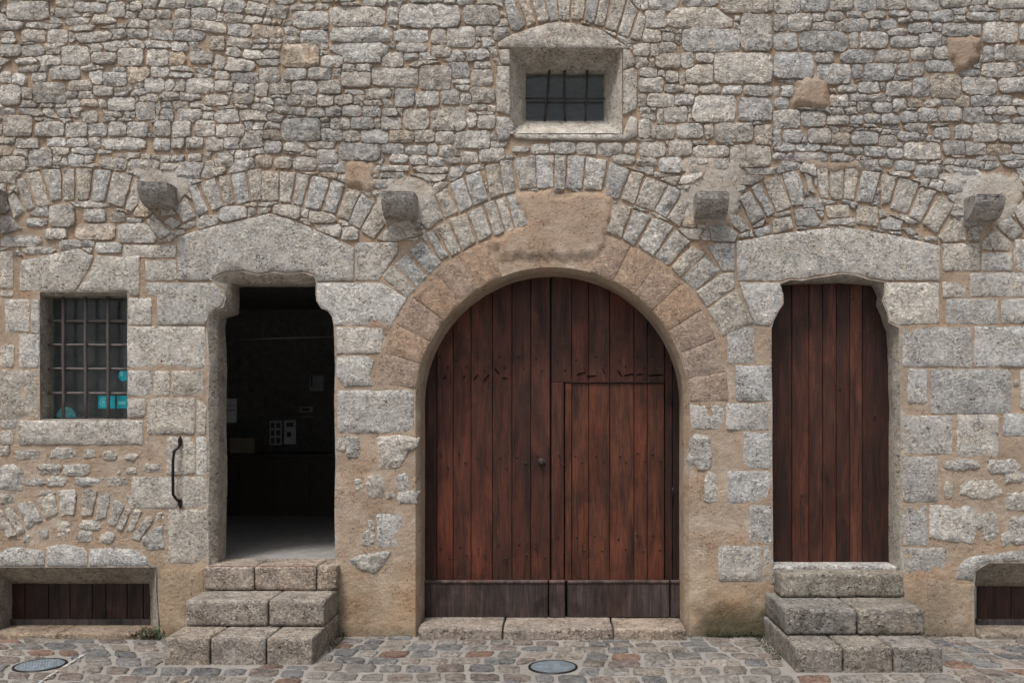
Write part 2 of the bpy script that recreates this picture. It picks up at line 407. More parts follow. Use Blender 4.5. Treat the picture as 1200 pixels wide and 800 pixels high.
def build_reveal(loops, mat, name, col, noise_amp=.004, closed=False, sub=2):
    """loops: list of (polyline px, depth); strip surface between them"""
    L = []
    for poly, d in loops:
        r = []
        for i in range(len(poly)-1):
            a, b = poly[i], poly[i+1]
            n = sub
            for k in range(n): r.append((a[0]+(b[0]-a[0])*k/n, a[1]+(b[1]-a[1])*k/n))
        r.append(poly[-1]); L.append((r, d))
    # add in-between loops
    LL = []
    for i in range(len(L)-1):
        (a, da), (b, db) = L[i], L[i+1]
        n = max(1, int(abs(db-da)/.035))
        for k in range(n):
            t = k/n; LL.append(([(p[0]+(q[0]-p[0])*t, p[1]+(q[1]-p[1])*t) for p, q in zip(a, b)], da+(db-da)*t, i+k))
    LL.append((L[-1][0], L[-1][1], 9))
    V, F, K = [], [], []; n = len(L[0][0])
    for r, d, idx in LL:
        for (px, py) in r:
            x, y, z = W(px, py, d)
            a = 0 if idx == 0 else noise_amp
            x += a*fbm(x+7, y, z, 14); z += a*fbm(x, y+3, z, 14)
            V.append((x, y, z)); K.append(stain(np.array(col)*(1+.12*fbm(px, py, d*50, .02)), px, py))
    for j in range(len(LL)-1):
        for i in range(n-1): F.append((j*n+i, j*n+i+1, (j+1)*n+i+1, (j+1)*n+i))
    return link_mesh(name, V, F, mat, bld, K)
build_reveal([(GATE0, -.004), (GATE1, .05), (GATE1, .36)], M['mortar'], 'arch_reveal', (.41, .32, .245))
build_reveal([([a for a, b in LD], -.004), ([b for a, b in LD], .05), ([b for a, b in LD], .24)], M['ashlar'], 'doorway_reveal', (.48, .44, .39), .011)
build_reveal([([a for a, b in RD], -.004), ([b for a, b in RD], .05), ([b for a, b in RD], .22)], M['ashlar'], 'doorway_reveal', (.48, .44, .39), .011)
def dens(poly, n=8): return seg(poly, n)
build_reveal([(dens(LW0+LW0[:1]), -.004), (dens(LW1+LW1[:1]), .03), (dens(LW1+LW1[:1]), .20)], M['ashlar'], 'window_reveal', (.44, .41, .36), .004, sub=1)
build_reveal([(dens(SW0+SW0[:1]), -.012), (dens(SW1+SW1[:1]), .26), (dens(SW1+SW1[:1]), .36)], M['ashlar'], 'window_reveal', (.60, .57, .52), .006, sub=1)
build_reveal([(dens(LC0), -.012), (dens(LC1), .19), (dens(LC1), .26)], M['ashlar'], 'cellar_reveal', (.42, .38, .32), .006, sub=1)
build_reveal([(dens(RC0), -.012), (dens(RC1), .19), (dens(RC1), .26)], M['ashlar'], 'cellar_reveal', (.42, .38, .32), .006, sub=1)

# ------------------------------------------------------------------ stones
def inset_poly(poly, d):
    n = len(poly); out = []
    s = 1 if area(poly) > 0 else -1
    for i in range(n):
        ax, ay = poly[i-1]; bx, by = poly[i]; cx, cy = poly[(i+1) % n]
        e1 = (bx-ax, by-ay); e2 = (cx-bx, cy-by)
        l1 = math.hypot(*e1) or 1; l2 = math.hypot(*e2) or 1
        nx = -(e1[1]/l1+e2[1]/l2)*s; ny = (e1[0]/l1+e2[0]/l2)*s
        l = math.hypot(nx, ny) or 1
        out.append((bx+nx/l*d, by+ny/l*d))
    return out
def roughen(poly, step, jit, rnd=0):
    """resample outline with jitter, cutting the corners a little"""
    q = []
    n = len(poly)
    for i in range(n):
        a, b, c = poly[i-1], poly[i], poly[(i+1) % n]
        la, lc = math.dist(a, b) or 1, math.dist(b, c) or 1
        r = min(rnd*random.uniform(.5, 1.4), la*.3, lc*.3)
        if rnd > 0:
            q.append((b[0]+(a[0]-b[0])*r/la, b[1]+(a[1]-b[1])*r/la)); q.append((b[0]+(c[0]-b[0])*r/lc, b[1]+(c[1]-b[1])*r/lc))
        else: q.append(b)
    out = []
    for i in range(len(q)):
        a, b = q[i], q[(i+1) % len(q)]; L = math.dist(a, b)
        m = max(1, round(L/step))
        for k in range(m):
            t = k/m; x, y = a[0]+(b[0]-a[0])*t, a[1]+(b[1]-a[1])*t
            out.append((x+random.uniform(-jit, jit), y+random.uniform(-jit, jit)))
    return out
def stone_arrays(poly, prot, col, rough=.006, grid=5.0, edge=1.6, back=.03, tilt=.0, seed=0):
    """poly in px -> verts, faces, cols.  Rounded arris, uneven face"""
    if area(poly) < 0: poly = poly[::-1]
    n = len(poly)
    r1 = inset_poly(poly, edge*.25); r2 = inset_poly(poly, edge)
    xs = [p[0] for p in poly]; ys = [p[1] for p in poly]
    cx, cy = sum(xs)/n, sum(ys)/n
    ta, tb = random.uniform(-tilt, tilt), random.uniform(-tilt, tilt)
    V, K = [], []
    hw = max(4, (max(xs)-min(xs))/2); hh = max(4, (max(ys)-min(ys))/2)
    def face_y(px, py):
        return -(prot+rough*(1.1*fbm(px+seed*37, py, seed, .055)+1.0*fbm(px, py+seed*11, 4, .15))+ta*(px-cx)/hw+tb*(py-cy)/hh)
    def add(px, py, y, sh=1.0):
        V.append(W(px, py, y)); K.append(stain(col*sh, px, py))
    for p in poly: add(p[0], p[1], back)
    for p in r1: add(p[0], p[1], face_y(*p)*.62)
    for p in r2: add(p[0], p[1], face_y(*p)-(.0))
    F = []
    for j in range(2):
        for i in range(n):
            a, b = j*n+i, j*n+(i+1) % n
            F.append((a, a+n, b+n, b))
    # cap
    g = grid
    pts = [Vector(p) for p in r2]
    in2 = inset_poly(poly, edge+g*.45)
    gx, gy = np.meshgrid(np.arange(min(xs)+g*.6, max(xs), g), np.arange(min(ys)+g*.6, max(ys), g))
    gx = gx.ravel(); gy = gy.ravel()
    if gx.size:
        gx = gx+rng.uniform(-.22*g, .22*g, gx.size); gy = gy+rng.uniform(-.22*g, .22*g, gy.size)
        ok = inpoly(gx, gy, in2)
        for a, b in zip(gx[ok], gy[ok]): pts.append(Vector((a, b)))
    if len(pts) == n: pts.append(Vector((cx, cy)))
    vo, eo, fo, ov, oe, of = delaunay_2d_cdt(pts, [], [list(range(n))], 1, 1e-5)
    base = 2*n
    mp = {}
    for i, v in enumerate(vo):
        o = [k for k in ov[i] if k < n] if i < len(ov) else []
        if o: mp[i] = base+o[0]
        else:
            mp[i] = len(V); add(v[0], v[1], face_y(v[0], v[1])-min(.006, rough*.6))
    for f in fo:
        f = [mp[k] for k in f]
        if len(set(f)) < 3: continue
        F.append(tuple(f[::-1]))
    # orientation check: make the cap face -y
    return V, F, K
def fix_orient(o):
    pass
def stone(poly, name, mat, prot, col, **kw):
    V, F, K = stone_arrays(poly, prot, np.array(col), seed=random.randint(0, 50), **kw)
    o = link_mesh(name, V, F, mat, bld, K, flatrim=True)
    xs = [p[0] for p in poly]; ys = [p[1] for p in poly]
    recentre(o, W(sum(xs)/len(xs), sum(ys)/len(ys), 0))
    return o

OB = []     # polygons of every hand-laid dressed stone (obstacles for the rubble)
GREY = np.array([.605, .585, .555])
def tint(base=GREY, v=.12, warm=.03):
    s = 1+random.uniform(-v, v); w_ = random.uniform(-warm, warm)
    return np.array(base)*s*np.array([1+w_, 1, 1-w_*1.3])
def ash(poly, prot=.010, name='dressed_block', mat='ashlar', col=None, jit=.5, gap=.3, rnd=1.2, grid=6, rough=.006, step=7, edge=.9, label=None):
    prot = prot*.45; gap = min(gap, .3)
    OB.append(poly)
    q = inset_poly(poly if area(poly) > 0 else poly[::-1], gap)
    q = roughen(q, step, jit, rnd)
    o = stone(q, name, M[mat], prot, tint() if col is None else col, rough=rough, grid=grid, edge=edge, tilt=.0025)
    if label: o['label'] = label
    return o
def B(x0, y0, x1, y1): return [(x0, y0), (x1, y0), (x1, y1), (x0, y1)]
LIGHT = np.array([.60, .572, .53]); WARM = np.array([.40, .35, .295]); COOL = np.array([.555, .545, .53]); ORANGE = np.array([.43, .325, .255])

# --- dressed blocks round the openings
ash([(208, 277), (240, 268), (315, 250), (345, 258), (415, 290), (415, 330), (371, 330), (369, 322), (356, 318), (338, 320), (320, 318), (303, 321), (285, 317), (262, 319), (248, 326), (250, 329), (208, 329)],
    .016, 'lintel', col=GREY*.93, jit=.4, label='broad gabled lintel stone over the open doorway')
ash([(863, 283), (910, 274), (985, 265), (1050, 276), (1102, 288), (1102, 329), (1038, 329), (1015, 325), (1000, 320), (985, 319), (970, 322), (955, 324), (940, 327), (926, 326), (913, 330), (863, 329)],
    .016, 'lintel', col=GREY*.98, jit=.4, label='broad gabled lintel stone over the closed plank door')
ash([(23, 306), (60, 298), (92, 291), (110, 300), (104, 316), (88, 341), (23, 341)], .013, 'lintel', col=LIGHT)
ash([(113, 299), (140, 301), (164, 300), (164, 347), (151, 347), (150, 341), (90, 341), (106, 317)], .013, 'lintel', col=LIGHT)
ash(B(22, 492, 168, 521), .018, 'sill', col=LIGHT, label='plain stone sill under the barred window')
# window surround up in the rubble
ash([(583, 57), (583, 50), (600, 41), (632, 30), (655, 25), (700, 33), (730, 52), (737, 58), (600, 57)], .024, 'window_surround', col=LIGHT*1.03, rnd=.8)
ash([(583, 58), (598, 58), (598, 77), (588, 76)], .022, 'window_surround', col=LIGHT*1.02, rnd=.5)
ash([(583, 78), (598, 78), (598, 136), (582, 131), (581, 100)], .022, 'window_surround', col=LIGHT*.97, rnd=.8)
ash([(730, 58), (738, 59), (745, 75), (742, 78), (730, 82)], .022, 'window_surround', col=LIGHT*.97, rnd=.5)
ash([(730, 83), (742, 79), (747, 85), (746, 128), (730, 136)], .022, 'window_surround', col=LIGHT, rnd=.8)
ash([(600, 158), (605, 152), (598, 157), (729, 158), (738, 136), (747, 140), (747, 160), (735, 165), (690, 166), (640, 165), (605, 163)], .035, 'sill', col=LIGHT*1.05, rough=.01)
ash([(582, 137), (598, 138), (603, 150), (596, 164), (584, 166), (581, 150)], .03, 'window_surround', col=COOL, rough=.01)
BL = """0,294,16,338 0,339,16,348 170,305,207,329 6,350,35,389 36,350,46,390 22,391,46,431 0,403,17,431 0,433,46,490 0,491,20,502 0,504,16,521 150,349,178,381
149,382,241,431 150,434,179,464 180,434,200,464 201,434,239,464 149,466,171,489 172,466,229,509 230,466,242,509 195,511,229,556 230,511,243,557 154,558,208,596
209,558,243,595 197,596,244,660 395,457,485,507 441,601,471,641
852,383,884,426 862,428,904,470 850,472,903,504 808,474,849,502 871,506,904,549 852,551,903,590 877,591,904,637 841,639,893,681 894,638,905,681
1104,285,1148,318 1150,296,1186,318 1188,280,1215,318 1136,319,1215,348 1104,330,1134,349 1108,350,1171,380 1173,350,1215,379 1057,383,1139,430 1141,382,1215,430
1090,432,1185,485 1195,432,1215,480 1063,432,1087,473 1057,486,1116,532 1121,485,1170,535 1175,484,1215,511 1057,534,1099,588 1057,590,1087,639 1057,641,1109,671 144,287,207,302"""
for s_ in BL.split():
    x0, y0, x1, y1 = map(float, s_.split(','))
    pc = LIGHT if x0 < 300 else (COOL if 795 < x0 < 1215 and y0 > 340 else GREY)
    rough_ones = (x0 == 808 or (x0 == 0 and y0 == 433) or x0 == 395)
    ash(B(x0, y0, x1, y1), .009+random.uniform(-.003, .004)+(.004 if y0 < 300 else 0), col=tint(pc), jit=.9 if rough_ones else .55, rough=.012 if rough_ones else .006,
        rnd=2.5 if y0 > 400 else 1.5)
PL = [[(171, 331), (250, 331), (261, 341), (264, 350), (260, 358), (246, 366), (242, 381), (184, 381), (184, 347), (171, 346)],
      [(416, 284), (466, 284), (467, 295), (444, 329), (416, 329)],
      [(371, 331), (447, 331), (477, 350), (470, 362), (458, 381), (392, 381), (390, 371), (384, 363), (376, 359), (371, 352)],
      [(394, 383), (428, 383), (448, 384), (450, 394), (446, 414), (394, 415)],
      [(394, 417), (430, 416), (438, 421), (434, 440), (437, 452), (404, 453), (394, 440)],
      [(866, 331), (914, 331), (918, 345), (917, 357), (912, 365), (906, 376), (903, 381), (884, 381), (872, 350)],
      [(1038, 331), (1100, 331), (1101, 379), (1054, 381), (1042, 377), (1040, 366), (1035, 352), (1037, 342)],
      [(1088, 590), (1140, 592), (1147, 615), (1140, 637), (1110, 634), (1089, 630)],
      [(836, 285), (861, 285), (861, 318), (846, 318), (838, 300), (833, 290)],
      [(847, 320), (862, 319), (864, 335), (882, 380), (850, 393), (828, 362), (845, 350)]][:9]
for p in PL: ash(p, .012, col=tint(LIGHT if p[0][0] < 300 else GREY), rnd=.8, jit=.4)
# cellar lintel stones
for p in ([(-10, 650), (10, 641), (30, 641), (53, 645), (53, 663), (-10, 663)], [(55, 640), (75, 636), (97, 640), (103, 648), (103, 663), (55, 663)],
          [(104, 642), (135, 641), (160, 643), (172, 652), (178, 663), (104, 663)]): ash(p, .016, 'lintel', col=COOL*1.08)
ash([(1120, 678), (1122, 662), (1135, 652), (1165, 648), (1215, 641), (1215, 657), (1158, 658), (1143, 668), (1141, 681)], .016, 'lintel', col=COOL, rough=.01)
# the orange ring of the gate arch
def ringseg(a0, a1, r0, r1, cx=GX, cy=GY):
    return arc(cx, cy, r1, a0, a1, 3)+arc(cx, cy, r0, a1, a0, 3)
JR = [173.5, 163, 153, 142.5, 131.8, 122.4, 111.4]
for a1, a0 in zip(JR[:-1], JR[1:]):
    ash(ringseg(a0, a1, GR+.5, 206), .010, 'voussoir', 'ring', col=tint(ORANGE, .05, .07), jit=.2, gap=.15, rnd=.5, rough=.005, step=9)
JR = [74, 63.5, 53.2, 43, 32.1, 21.5, 10.5, 1]
for a0, a1 in zip(JR[1:], JR[:-1]):
    ash(ringseg(a0, a1, GR+.5, 207), .010, 'voussoir', 'ring', col=tint(ORANGE, .05, .07), jit=.2, gap=.15, rnd=.5, rough=.005, step=9)
ash([(430, 371), (436, 369), (460, 382), (453, 393), (430, 383)], .008, 'voussoir', 'ring', col=ORANGE, rnd=.5, jit=.2)

VO = [(6, 430, 170, [[(400,375),(470,370),(540,515),(430,595),(370,545)], [(480,350),(555,300),(645,470),(548,515)], [(580,270),(675,225),(745,435),(655,475)], [(688,222),(795,180),(858,385),(748,428)], [(832,145),(925,130),(962,350),(865,378)], [(932,115),(1018,102),(1045,325),(965,348)], [(1028,97),(1185,72),(1190,300),(1068,312)],
      [(410,618),(455,588),(577,785),(520,815)], [(490,575),(567,540),(662,750),(590,790)], [(575,520),(697,480),(767,680),(672,745)], [(708,470),(808,428),(882,632),(785,680)], [(818,410),(897,388),(968,612),(898,642)], [(905,382),(972,363),(1038,600),(980,620)], [(982,352),(1085,335),(1140,560),(1045,597)]]),
      (4, 300, 200, [[(715,375),(780,322),(868,435),(812,487)], [(650,435),(706,385),(802,497),(755,548)], [(585,490),(640,440),(752,555),(702,600)],
      [(25,0),(108,0),(105,140),(25,148)], [(114,4),(187,8),(162,152),(110,148)], [(192,12),(255,22),(217,165),(172,158)], [(265,22),(348,42),(302,188),(228,172)], [(354,42),(418,62),(372,202),(314,190)], [(422,78),(492,98),(437,235),(378,218)], [(497,103),(557,153),(485,272),(430,242)], [(558,160),(604,190),(606,245),(550,322),(490,280)], [(625,255),(710,243),(782,300),(650,335),(565,325)]]),
      (4, 600, 200, [[(112,-72),(196,-74),(194,82),(116,84)], [(200,-74),(258,-72),(246,90),(202,90)], [(264,-72),(344,-66),(328,85),(254,86)], [(350,-64),(448,-46),(420,96),(334,84)], [(456,-44),(552,0),(502,134),(432,116)], [(556,2),(620,14),(572,156),(510,135)], [(628,26),(728,62),(660,190),(576,160)], [(736,66),(797,98),(722,220),(665,190)], [(803,105),(850,145),(784,266),(725,225)],
      [(475,138),(562,172),(512,314),(443,290)], [(573,182),(652,212),(570,356),(515,316)], [(662,218),(758,260),(662,404),(588,352)], [(764,272),(838,335),(732,448),(668,405)], [(842,348),(908,390),(787,500),(742,452)], [(908,398),(982,468),(862,560),(795,502)], [(985,478),(1045,476),(1048,545),(912,640),(860,568)], [(1048,556),(1132,712),(988,778),(912,648)], [(925,258),(1010,252),(1062,300),(1040,338),(935,332)], [(912,352),(1040,340),(1044,470),(990,470)]]),
      (4, 600, 0, [[(-40,10),(0,-10),(65,118),(30,150),(-5,140)], [(12,-60),(60,-60),(112,108),(72,128)], [(72,-60),(130,-60),(177,95),(125,110)], [(142,-60),(198,-60),(222,92),(180,105)], [(205,-60),(277,-60),(270,92),(225,96)], [(284,-60),(350,-60),(335,92),(274,95)], [(354,-60),(420,-60),(382,118),(340,100)], [(424,-60),(470,-50),(432,122),(386,120)], [(480,-40),(540,-10),(490,152),(436,135)], [(545,-5),(588,50),(546,178),(496,156)], [(595,52),(628,80),(602,192),(552,186)]]),
      (6, 100, 180, [[(730,240),(780,215),(867,402),(795,445)], [(808,210),(908,165),(975,370),(890,405)], [(932,160),(1014,148),(1052,350),(980,372)], [(1026,148),(1128,128),(1162,340),(1065,362)], [(1142,118),(1240,108),(1240,330),(1168,335)],
      [(625,390),(705,300),(785,440),(695,490)], [(545,480),(600,440),(685,490),(620,535)], [(480,420),(605,560),(530,605),(420,470)]]),
      (4, 0, 200, [[(75,45),(115,32),(165,180),(122,188)], [(118,12),(190,5),(237,160),(178,172)], [(198,-5),(285,-8),(292,132),(240,145)], [(293,-8),(352,-10),(350,137),(297,140)], [(360,-10),(437,-8),(415,140),(360,137)], [(443,-8),(522,0),(490,147),(428,140)], [(528,5),(622,20),(577,178),(503,152)], [(626,62),(640,60),(650,150),(620,197),(585,182)], [(35,130),(68,100),(118,188),(68,232)], [(0,208),(40,205),(106,270),(0,302)], [(-60,60),(30,60),(30,120),(-20,180)]]),
      (6, 780, 170, [[(600,295),(655,265),(775,470),(715,508)], [(678,250),(792,222),(887,430),(785,478)], [(818,200),(922,178),(968,290),(968,410),(890,437)], [(975,195),(1030,230),(1055,355),(1000,330)], [(1062,153),(1142,153),(1146,382),(1085,372)], [(515,370),(590,320),(697,500),(610,567)], [(440,480),(520,490),(597,592),(525,617),(470,570)], [(610,600),(740,560),(745,625),(640,655)], [(752,522),(880,500),(902,590),(752,627)], [(900,460),(1040,440),(1095,550),(1050,577),(920,565)]]),
      (4, 900, 200, [[(290,-10),(357,-12),(352,137),(290,132)], [(362,-10),(430,-8),(402,142),(356,132)], [(440,-2),(527,10),(490,152),(413,147)], [(532,16),(606,28),(570,152),(528,162)], [(617,32),(710,60),(652,202),(570,177)], [(714,78),(789,95),(716,242),(660,217)], [(803,113),(872,158),(791,302),(720,247)], [(872,220),(915,258),(932,330),(822,337),(796,312)], [(932,272),(1012,248),(992,332),(937,332)], [(1000,332),(1062,270),(1140,340),(1132,375),(1002,372)], [(1068,258),(1130,200),(1197,290),(1145,327)], [(1150,190),(1200,130),(1260,150),(1260,260),(1205,285)], [(415,160),(515,170),(515,265),(415,250)], [(520,235),(570,215),(635,240),(620,285),(530,275)], [(265,165),(380,160),(385,215),(280,225)], [(622,268),(665,265),(710,300),(660,305)]])]
vi = 0
for sc, ox, oy, L in VO:
    for q in L:
        p = [(ox+a/sc, oy+b/sc) for a, b in q]
        low = area(p); ash(p, .017+random.uniform(-.004, .004), 'voussoir', 'rubble', col=tint(GREY*.98, .12, .05), jit=.6, gap=.1, rnd=1.2, grid=5, rough=.008, step=6, edge=1.5)
# stones showing through the render low on the wall (rough, almost flush)
LOWV = [[(0,215),(60,320),(120,400),(60,410),(0,340)], [(35,220),(75,205),(180,370),(130,390)], [(130,180),(225,165),(305,290),(195,350)], [(270,150),(385,100),(405,250),(325,290)], [(415,90),(540,85),(520,250),(435,260)], [(580,80),(685,85),(650,260),(575,260)], [(700,120),(775,110),(745,275),(680,285)], [(810,150),(875,195),(805,335),(760,320)], [(895,215),(925,220),(865,370),(825,360)], [(950,240),(1000,235),(930,370),(895,370)], [(1035,265),(1080,285),(975,440),(930,425)], [(1085,350),(1140,330),(1150,490),(1040,500),(1000,430)]]
for q in LOWV: ash([(a/6, 560+b/6) for a, b in q], .024, 'voussoir', 'rubble', col=tint(LIGHT), jit=.9, gap=-1.3, rnd=1.8, grid=5, rough=.009, step=4)
LB = """0,542,26,576 0,576,17,591 45,543,71,555 73,543,108,558 30,560,53,569 55,558,78,569 88,559,121,569 126,559,148,569 59,525,88,537 120,528,137,539 97,526,112,536 16,527,46,538
147,531,161,539 148,547,161,556 169,543,190,553 93,609,119,621 90,621,109,635 118,623,135,636 65,610,86,628 45,619,57,631 28,626,35,636 46,574,62,580 183,600,192,610 138,552,142,556
395,510,405,528 405,511,422,536 429,556,450,584 464,555,479,577 416,560,424,574 452,576,463,585 467,574,491,590 425,620,439,640 431,609,440,620
805,508,835,549 825,551,842,590 1105,538,1146,550 1155,538,1196,555 1105,562,1116,584 1125,562,1173,584 1175,575,1215,600 1180,604,1215,640 1141,602,1150,620
1150,600,1170,631 1172,622,1190,640 0,522,12,534 1176,551,1200,566 1188,444,1194,452"""
for s_ in LB.split():
    x0, y0, x1, y1 = map(float, s_.split(','))
    cx, cy, rx, ry = (x0+x1)/2, (y0+y1)/2, (x1-x0)/2, (y1-y0)/2
    n = 9 if rx < 9 else 14; ph = random.uniform(0, 6.28)
    p = []
    for i in range(n):
        t = ph+i*2*math.pi/n; e = .55
        r = random.uniform(.78, 1.12)
        p.append((cx+rx*r*math.copysign(abs(math.cos(t))**e, math.cos(t)), cy+ry*r*math.copysign(abs(math.sin(t))**e, math.sin(t))))
    ash(p, .018, 'rubble_in_render', 'rubble', col=tint(LIGHT*.98), jit=.8, gap=-.8, rnd=0, grid=4, rough=.008, step=4, edge=1.8)
for p in ([(409, 655), (420, 649), (455, 645), (459, 646), (450, 662), (437, 672), (415, 664)], [(441, 512), (470, 509), (492, 513), (490, 522), (478, 530), (468, 548), (445, 548)], [(148, 575), (166, 600), (160, 606), (150, 590)]):
    ash(p, .018, 'rubble_in_render', 'rubble', col=tint(LIGHT), jit=.9, gap=0, rnd=1, grid=4, rough=.01, step=4)
# smooth render piers beside the cellar openings
ash([(186, 666), (240, 664), (240, 700), (218, 720), (218, 752), (192, 752), (187, 720)], .022, 'corner_stone', 'mortar', col=(.375, .29, .205), jit=.3, grid=7, rough=.006, edge=3)
ash([(1086, 676), (1120, 682), (1140, 684), (1140, 753), (1086, 753)], .016, 'corner_stone', 'mortar', col=(.37, .29, .215), jit=.3, grid=7, rough=.006, edge=3)

# --- rubble masonry: the larger stones laid one by one, courses of small ones fill the rest
RB = """8,2,58,24 88,3,125,15 127,3,147,20 153,2,167,14 205,11,223,21 225,10,253,24 164,12,182,23 183,12,201,23 108,18,137,28 57,35,80,50 25,35,53,49 0,52,25,66 72,54,105,76 108,61,136,75 138,57,168,78 172,58,197,78 222,61,251,74 246,42,264,60 57,78,94,94 0,84,13,97 37,86,55,97 0,100,24,123 40,97,77,121 80,94,108,107 121,85,149,101 170,92,192,109 218,92,250,110 252,95,273,108 109,101,133,113 4,135,38,160 41,143,75,160 78,144,102,161 103,145,126,160 128,143,148,160 149,143,173,161 180,142,200,160 202,142,224,161 228,141,252,160 253,146,266,162 266,146,287,160 18,162,45,174 55,162,77,172 79,162,103,172 104,161,118,174 120,162,172,175 180,162,200,177 201,162,217,174 218,161,239,175 242,161,262,177 34,173,61,196 117,185,148,200 150,187,188,200 80,181,98,195 220,180,237,190 252,180,273,195 0,183,30,200 160,120,182,140 188,128,204,143 207,128,237,145 127,114,158,130 95,130,115,144 240,111,268,124 271,111,297,122
343,14,385,33 386,8,452,31 454,8,466,28 468,5,540,33 543,6,585,29 462,35,502,49 505,34,523,52 524,31,557,56 557,31,578,43 578,32,598,48 331,52,374,79 332,43,352,52 376,65,402,79 448,62,473,79 464,50,500,62 505,53,529,67 436,79,490,102 491,77,529,105 552,82,577,100 555,72,576,82 400,85,435,103 361,79,388,94 333,80,359,94 304,80,328,97 388,80,400,92 342,95,372,111 373,94,400,111 316,98,341,111 300,97,314,113 463,104,486,126 487,107,515,125 517,105,539,123 541,110,553,122 550,103,580,121 353,111,371,125 371,111,391,124 392,111,413,123 337,111,352,123 331,139,376,165 360,126,381,138 381,125,401,137 401,124,424,137 424,125,447,137 387,138,410,152 411,138,438,152 439,139,446,150 446,138,470,152 473,127,503,152 505,126,546,153 547,132,559,150 560,136,580,151 376,151,401,166 402,153,422,166 423,151,455,168 456,153,485,167 486,153,509,167 510,154,532,169 532,153,574,174 397,168,446,188 310,165,330,180 333,166,357,178 372,176,396,192 343,184,371,200 322,184,342,198 300,182,319,197 446,168,474,180 475,170,500,181 500,168,513,183 515,170,532,184 456,180,479,191 479,181,501,193 501,183,520,195 520,185,540,192 540,178,560,192 560,174,592,190 352,36,385,52 386,32,460,50 385,50,455,74
755,13,781,34 760,-6,795,12 798,-6,842,7 843,-6,905,16 780,9,860,33 868,17,905,60 800,34,867,60 837,62,905,98 752,35,775,49 776,39,790,49 742,51,761,66 761,52,772,66 772,50,792,62 768,62,797,80 797,62,813,80 815,62,837,74 804,76,836,98 749,80,770,91 749,91,778,108 780,84,795,97 795,85,804,99 778,100,801,109 802,100,818,110 819,100,845,110 846,101,870,110 871,100,905,113 758,109,790,126 791,110,813,124 811,112,862,143 865,114,905,142 778,125,805,143 748,111,757,125 749,125,762,133 770,128,779,146 793,145,824,162 825,145,836,163 837,145,883,167 884,147,905,170 748,140,762,162 762,147,790,163 749,167,780,184 784,163,810,183 811,171,855,184 855,170,903,196 772,185,800,203 745,184,771,195 717,182,745,193 731,167,746,182 700,168,730,182 675,167,699,181 645,167,674,180 622,169,645,180 600,172,621,179
907,-6,938,16 938,-6,971,14 973,-6,999,13 1000,-6,1026,13 1026,-6,1060,12 1062,-6,1100,13 1158,-6,1210,10 906,18,923,37 924,16,951,37 952,15,965,25 966,14,989,25 991,14,1010,21 1011,14,1040,22 1041,12,1065,20 1067,13,1087,24 1088,12,1117,26 1132,15,1170,25 1171,12,1210,26 952,25,978,36 979,22,1018,37 1019,23,1030,34 1031,22,1051,34 1052,19,1071,27 1064,27,1092,39 1038,33,1064,42 1093,27,1104,37 1104,27,1150,43 1151,27,1193,51 1195,27,1210,48 906,38,935,60 936,37,994,60 995,38,1006,58 1007,38,1040,57 1042,43,1076,56 1077,39,1103,55 906,62,954,92 955,61,977,74 984,59,1024,74 1026,58,1066,73 1067,56,1093,70 1094,54,1112,70 957,75,997,99 998,76,1011,93 1012,75,1047,95 1051,73,1083,90 1083,71,1122,84 1152,55,1164,73 1165,52,1177,72 1178,53,1210,72 1124,82,1149,89 1150,74,1192,90 1090,87,1125,115 1127,90,1168,111 1170,91,1210,109 903,101,913,114 915,101,930,114 907,115,924,127 1005,97,1030,109 1031,97,1037,105 1038,96,1068,113 1070,92,1089,114 981,100,1004,109 973,111,994,126 995,110,1016,119 1017,110,1037,119 1004,120,1021,133 1023,120,1045,132 1046,116,1062,129 1062,115,1080,126 1083,116,1103,125 1104,117,1118,124 1119,113,1136,125 1138,113,1160,125 1160,112,1185,124 906,129,938,150 939,131,968,148 969,136,995,147 996,135,1011,146 1012,134,1031,145 1032,133,1054,146 1056,131,1075,144 1076,127,1098,143 1099,126,1127,143 1128,126,1153,144 1154,125,1167,135 1167,125,1190,135 900,148,916,172 917,152,940,168 947,151,973,168 974,156,996,170 997,154,1029,170 1030,159,1050,172 1051,155,1077,166 1094,150,1114,163 1119,146,1138,163 1139,145,1168,167 1169,145,1200,167 933,169,962,177 963,171,989,179 990,172,1012,181 1012,172,1038,184 1039,173,1058,186 1059,167,1102,187 1105,165,1130,181 1130,165,1155,182 1156,169,1184,181 1185,169,1210,180 972,181,1002,190 930,179,970,190 1030,187,1046,196 1048,189,1073,200
30,256,55,266 58,240,88,266 99,245,124,260 129,249,147,260 89,262,135,281 138,262,184,285 70,281,96,294 112,284,143,296 25,289,67,297 0,277,50,289 52,268,78,280 196,270,232,285 230,252,257,270 257,242,289,260 320,240,352,258 362,246,396,262 366,262,400,278 400,266,420,282 904,278,930,290"""
RBX = [tuple(map(float, s_.split(','))) for s_ in RB.split()]
R = 2                                     # raster cells per pixel
GX0, GY0, GX1, GY1 = -300, -262, 1500, 752
NX, NY = int((GX1-GX0)*R), int((GY1-GY0)*R)
lab = np.zeros((NY, NX), np.int32)        # 0 free, -1 taken
YY, XX = np.mgrid[0:NY, 0:NX]; XX = GX0+(XX+.5)/R; YY = GY0+(YY+.5)/R
def paint(poly, val, grow=0.0, only_free=False):
    xs = [p[0] for p in poly]; ys = [p[1] for p in poly]
    if grow: poly = inset_poly(poly if area(poly) > 0 else poly[::-1], -grow)
    i0 = max(0, int((min(ys)-4-GY0)*R)); i1 = min(NY, int((max(ys)+4-GY0)*R)); j0 = max(0, int((min(xs)-4-GX0)*R)); j1 = min(NX, int((max(xs)+4-GX0)*R))
    if i1 <= i0 or j1 <= j0: return
    m = inpoly(XX[i0:i1, j0:j1], YY[i0:i1, j0:j1], poly)
    sub = lab[i0:i1, j0:j1]
    if only_free: m &= sub == 0
    sub[m] = val
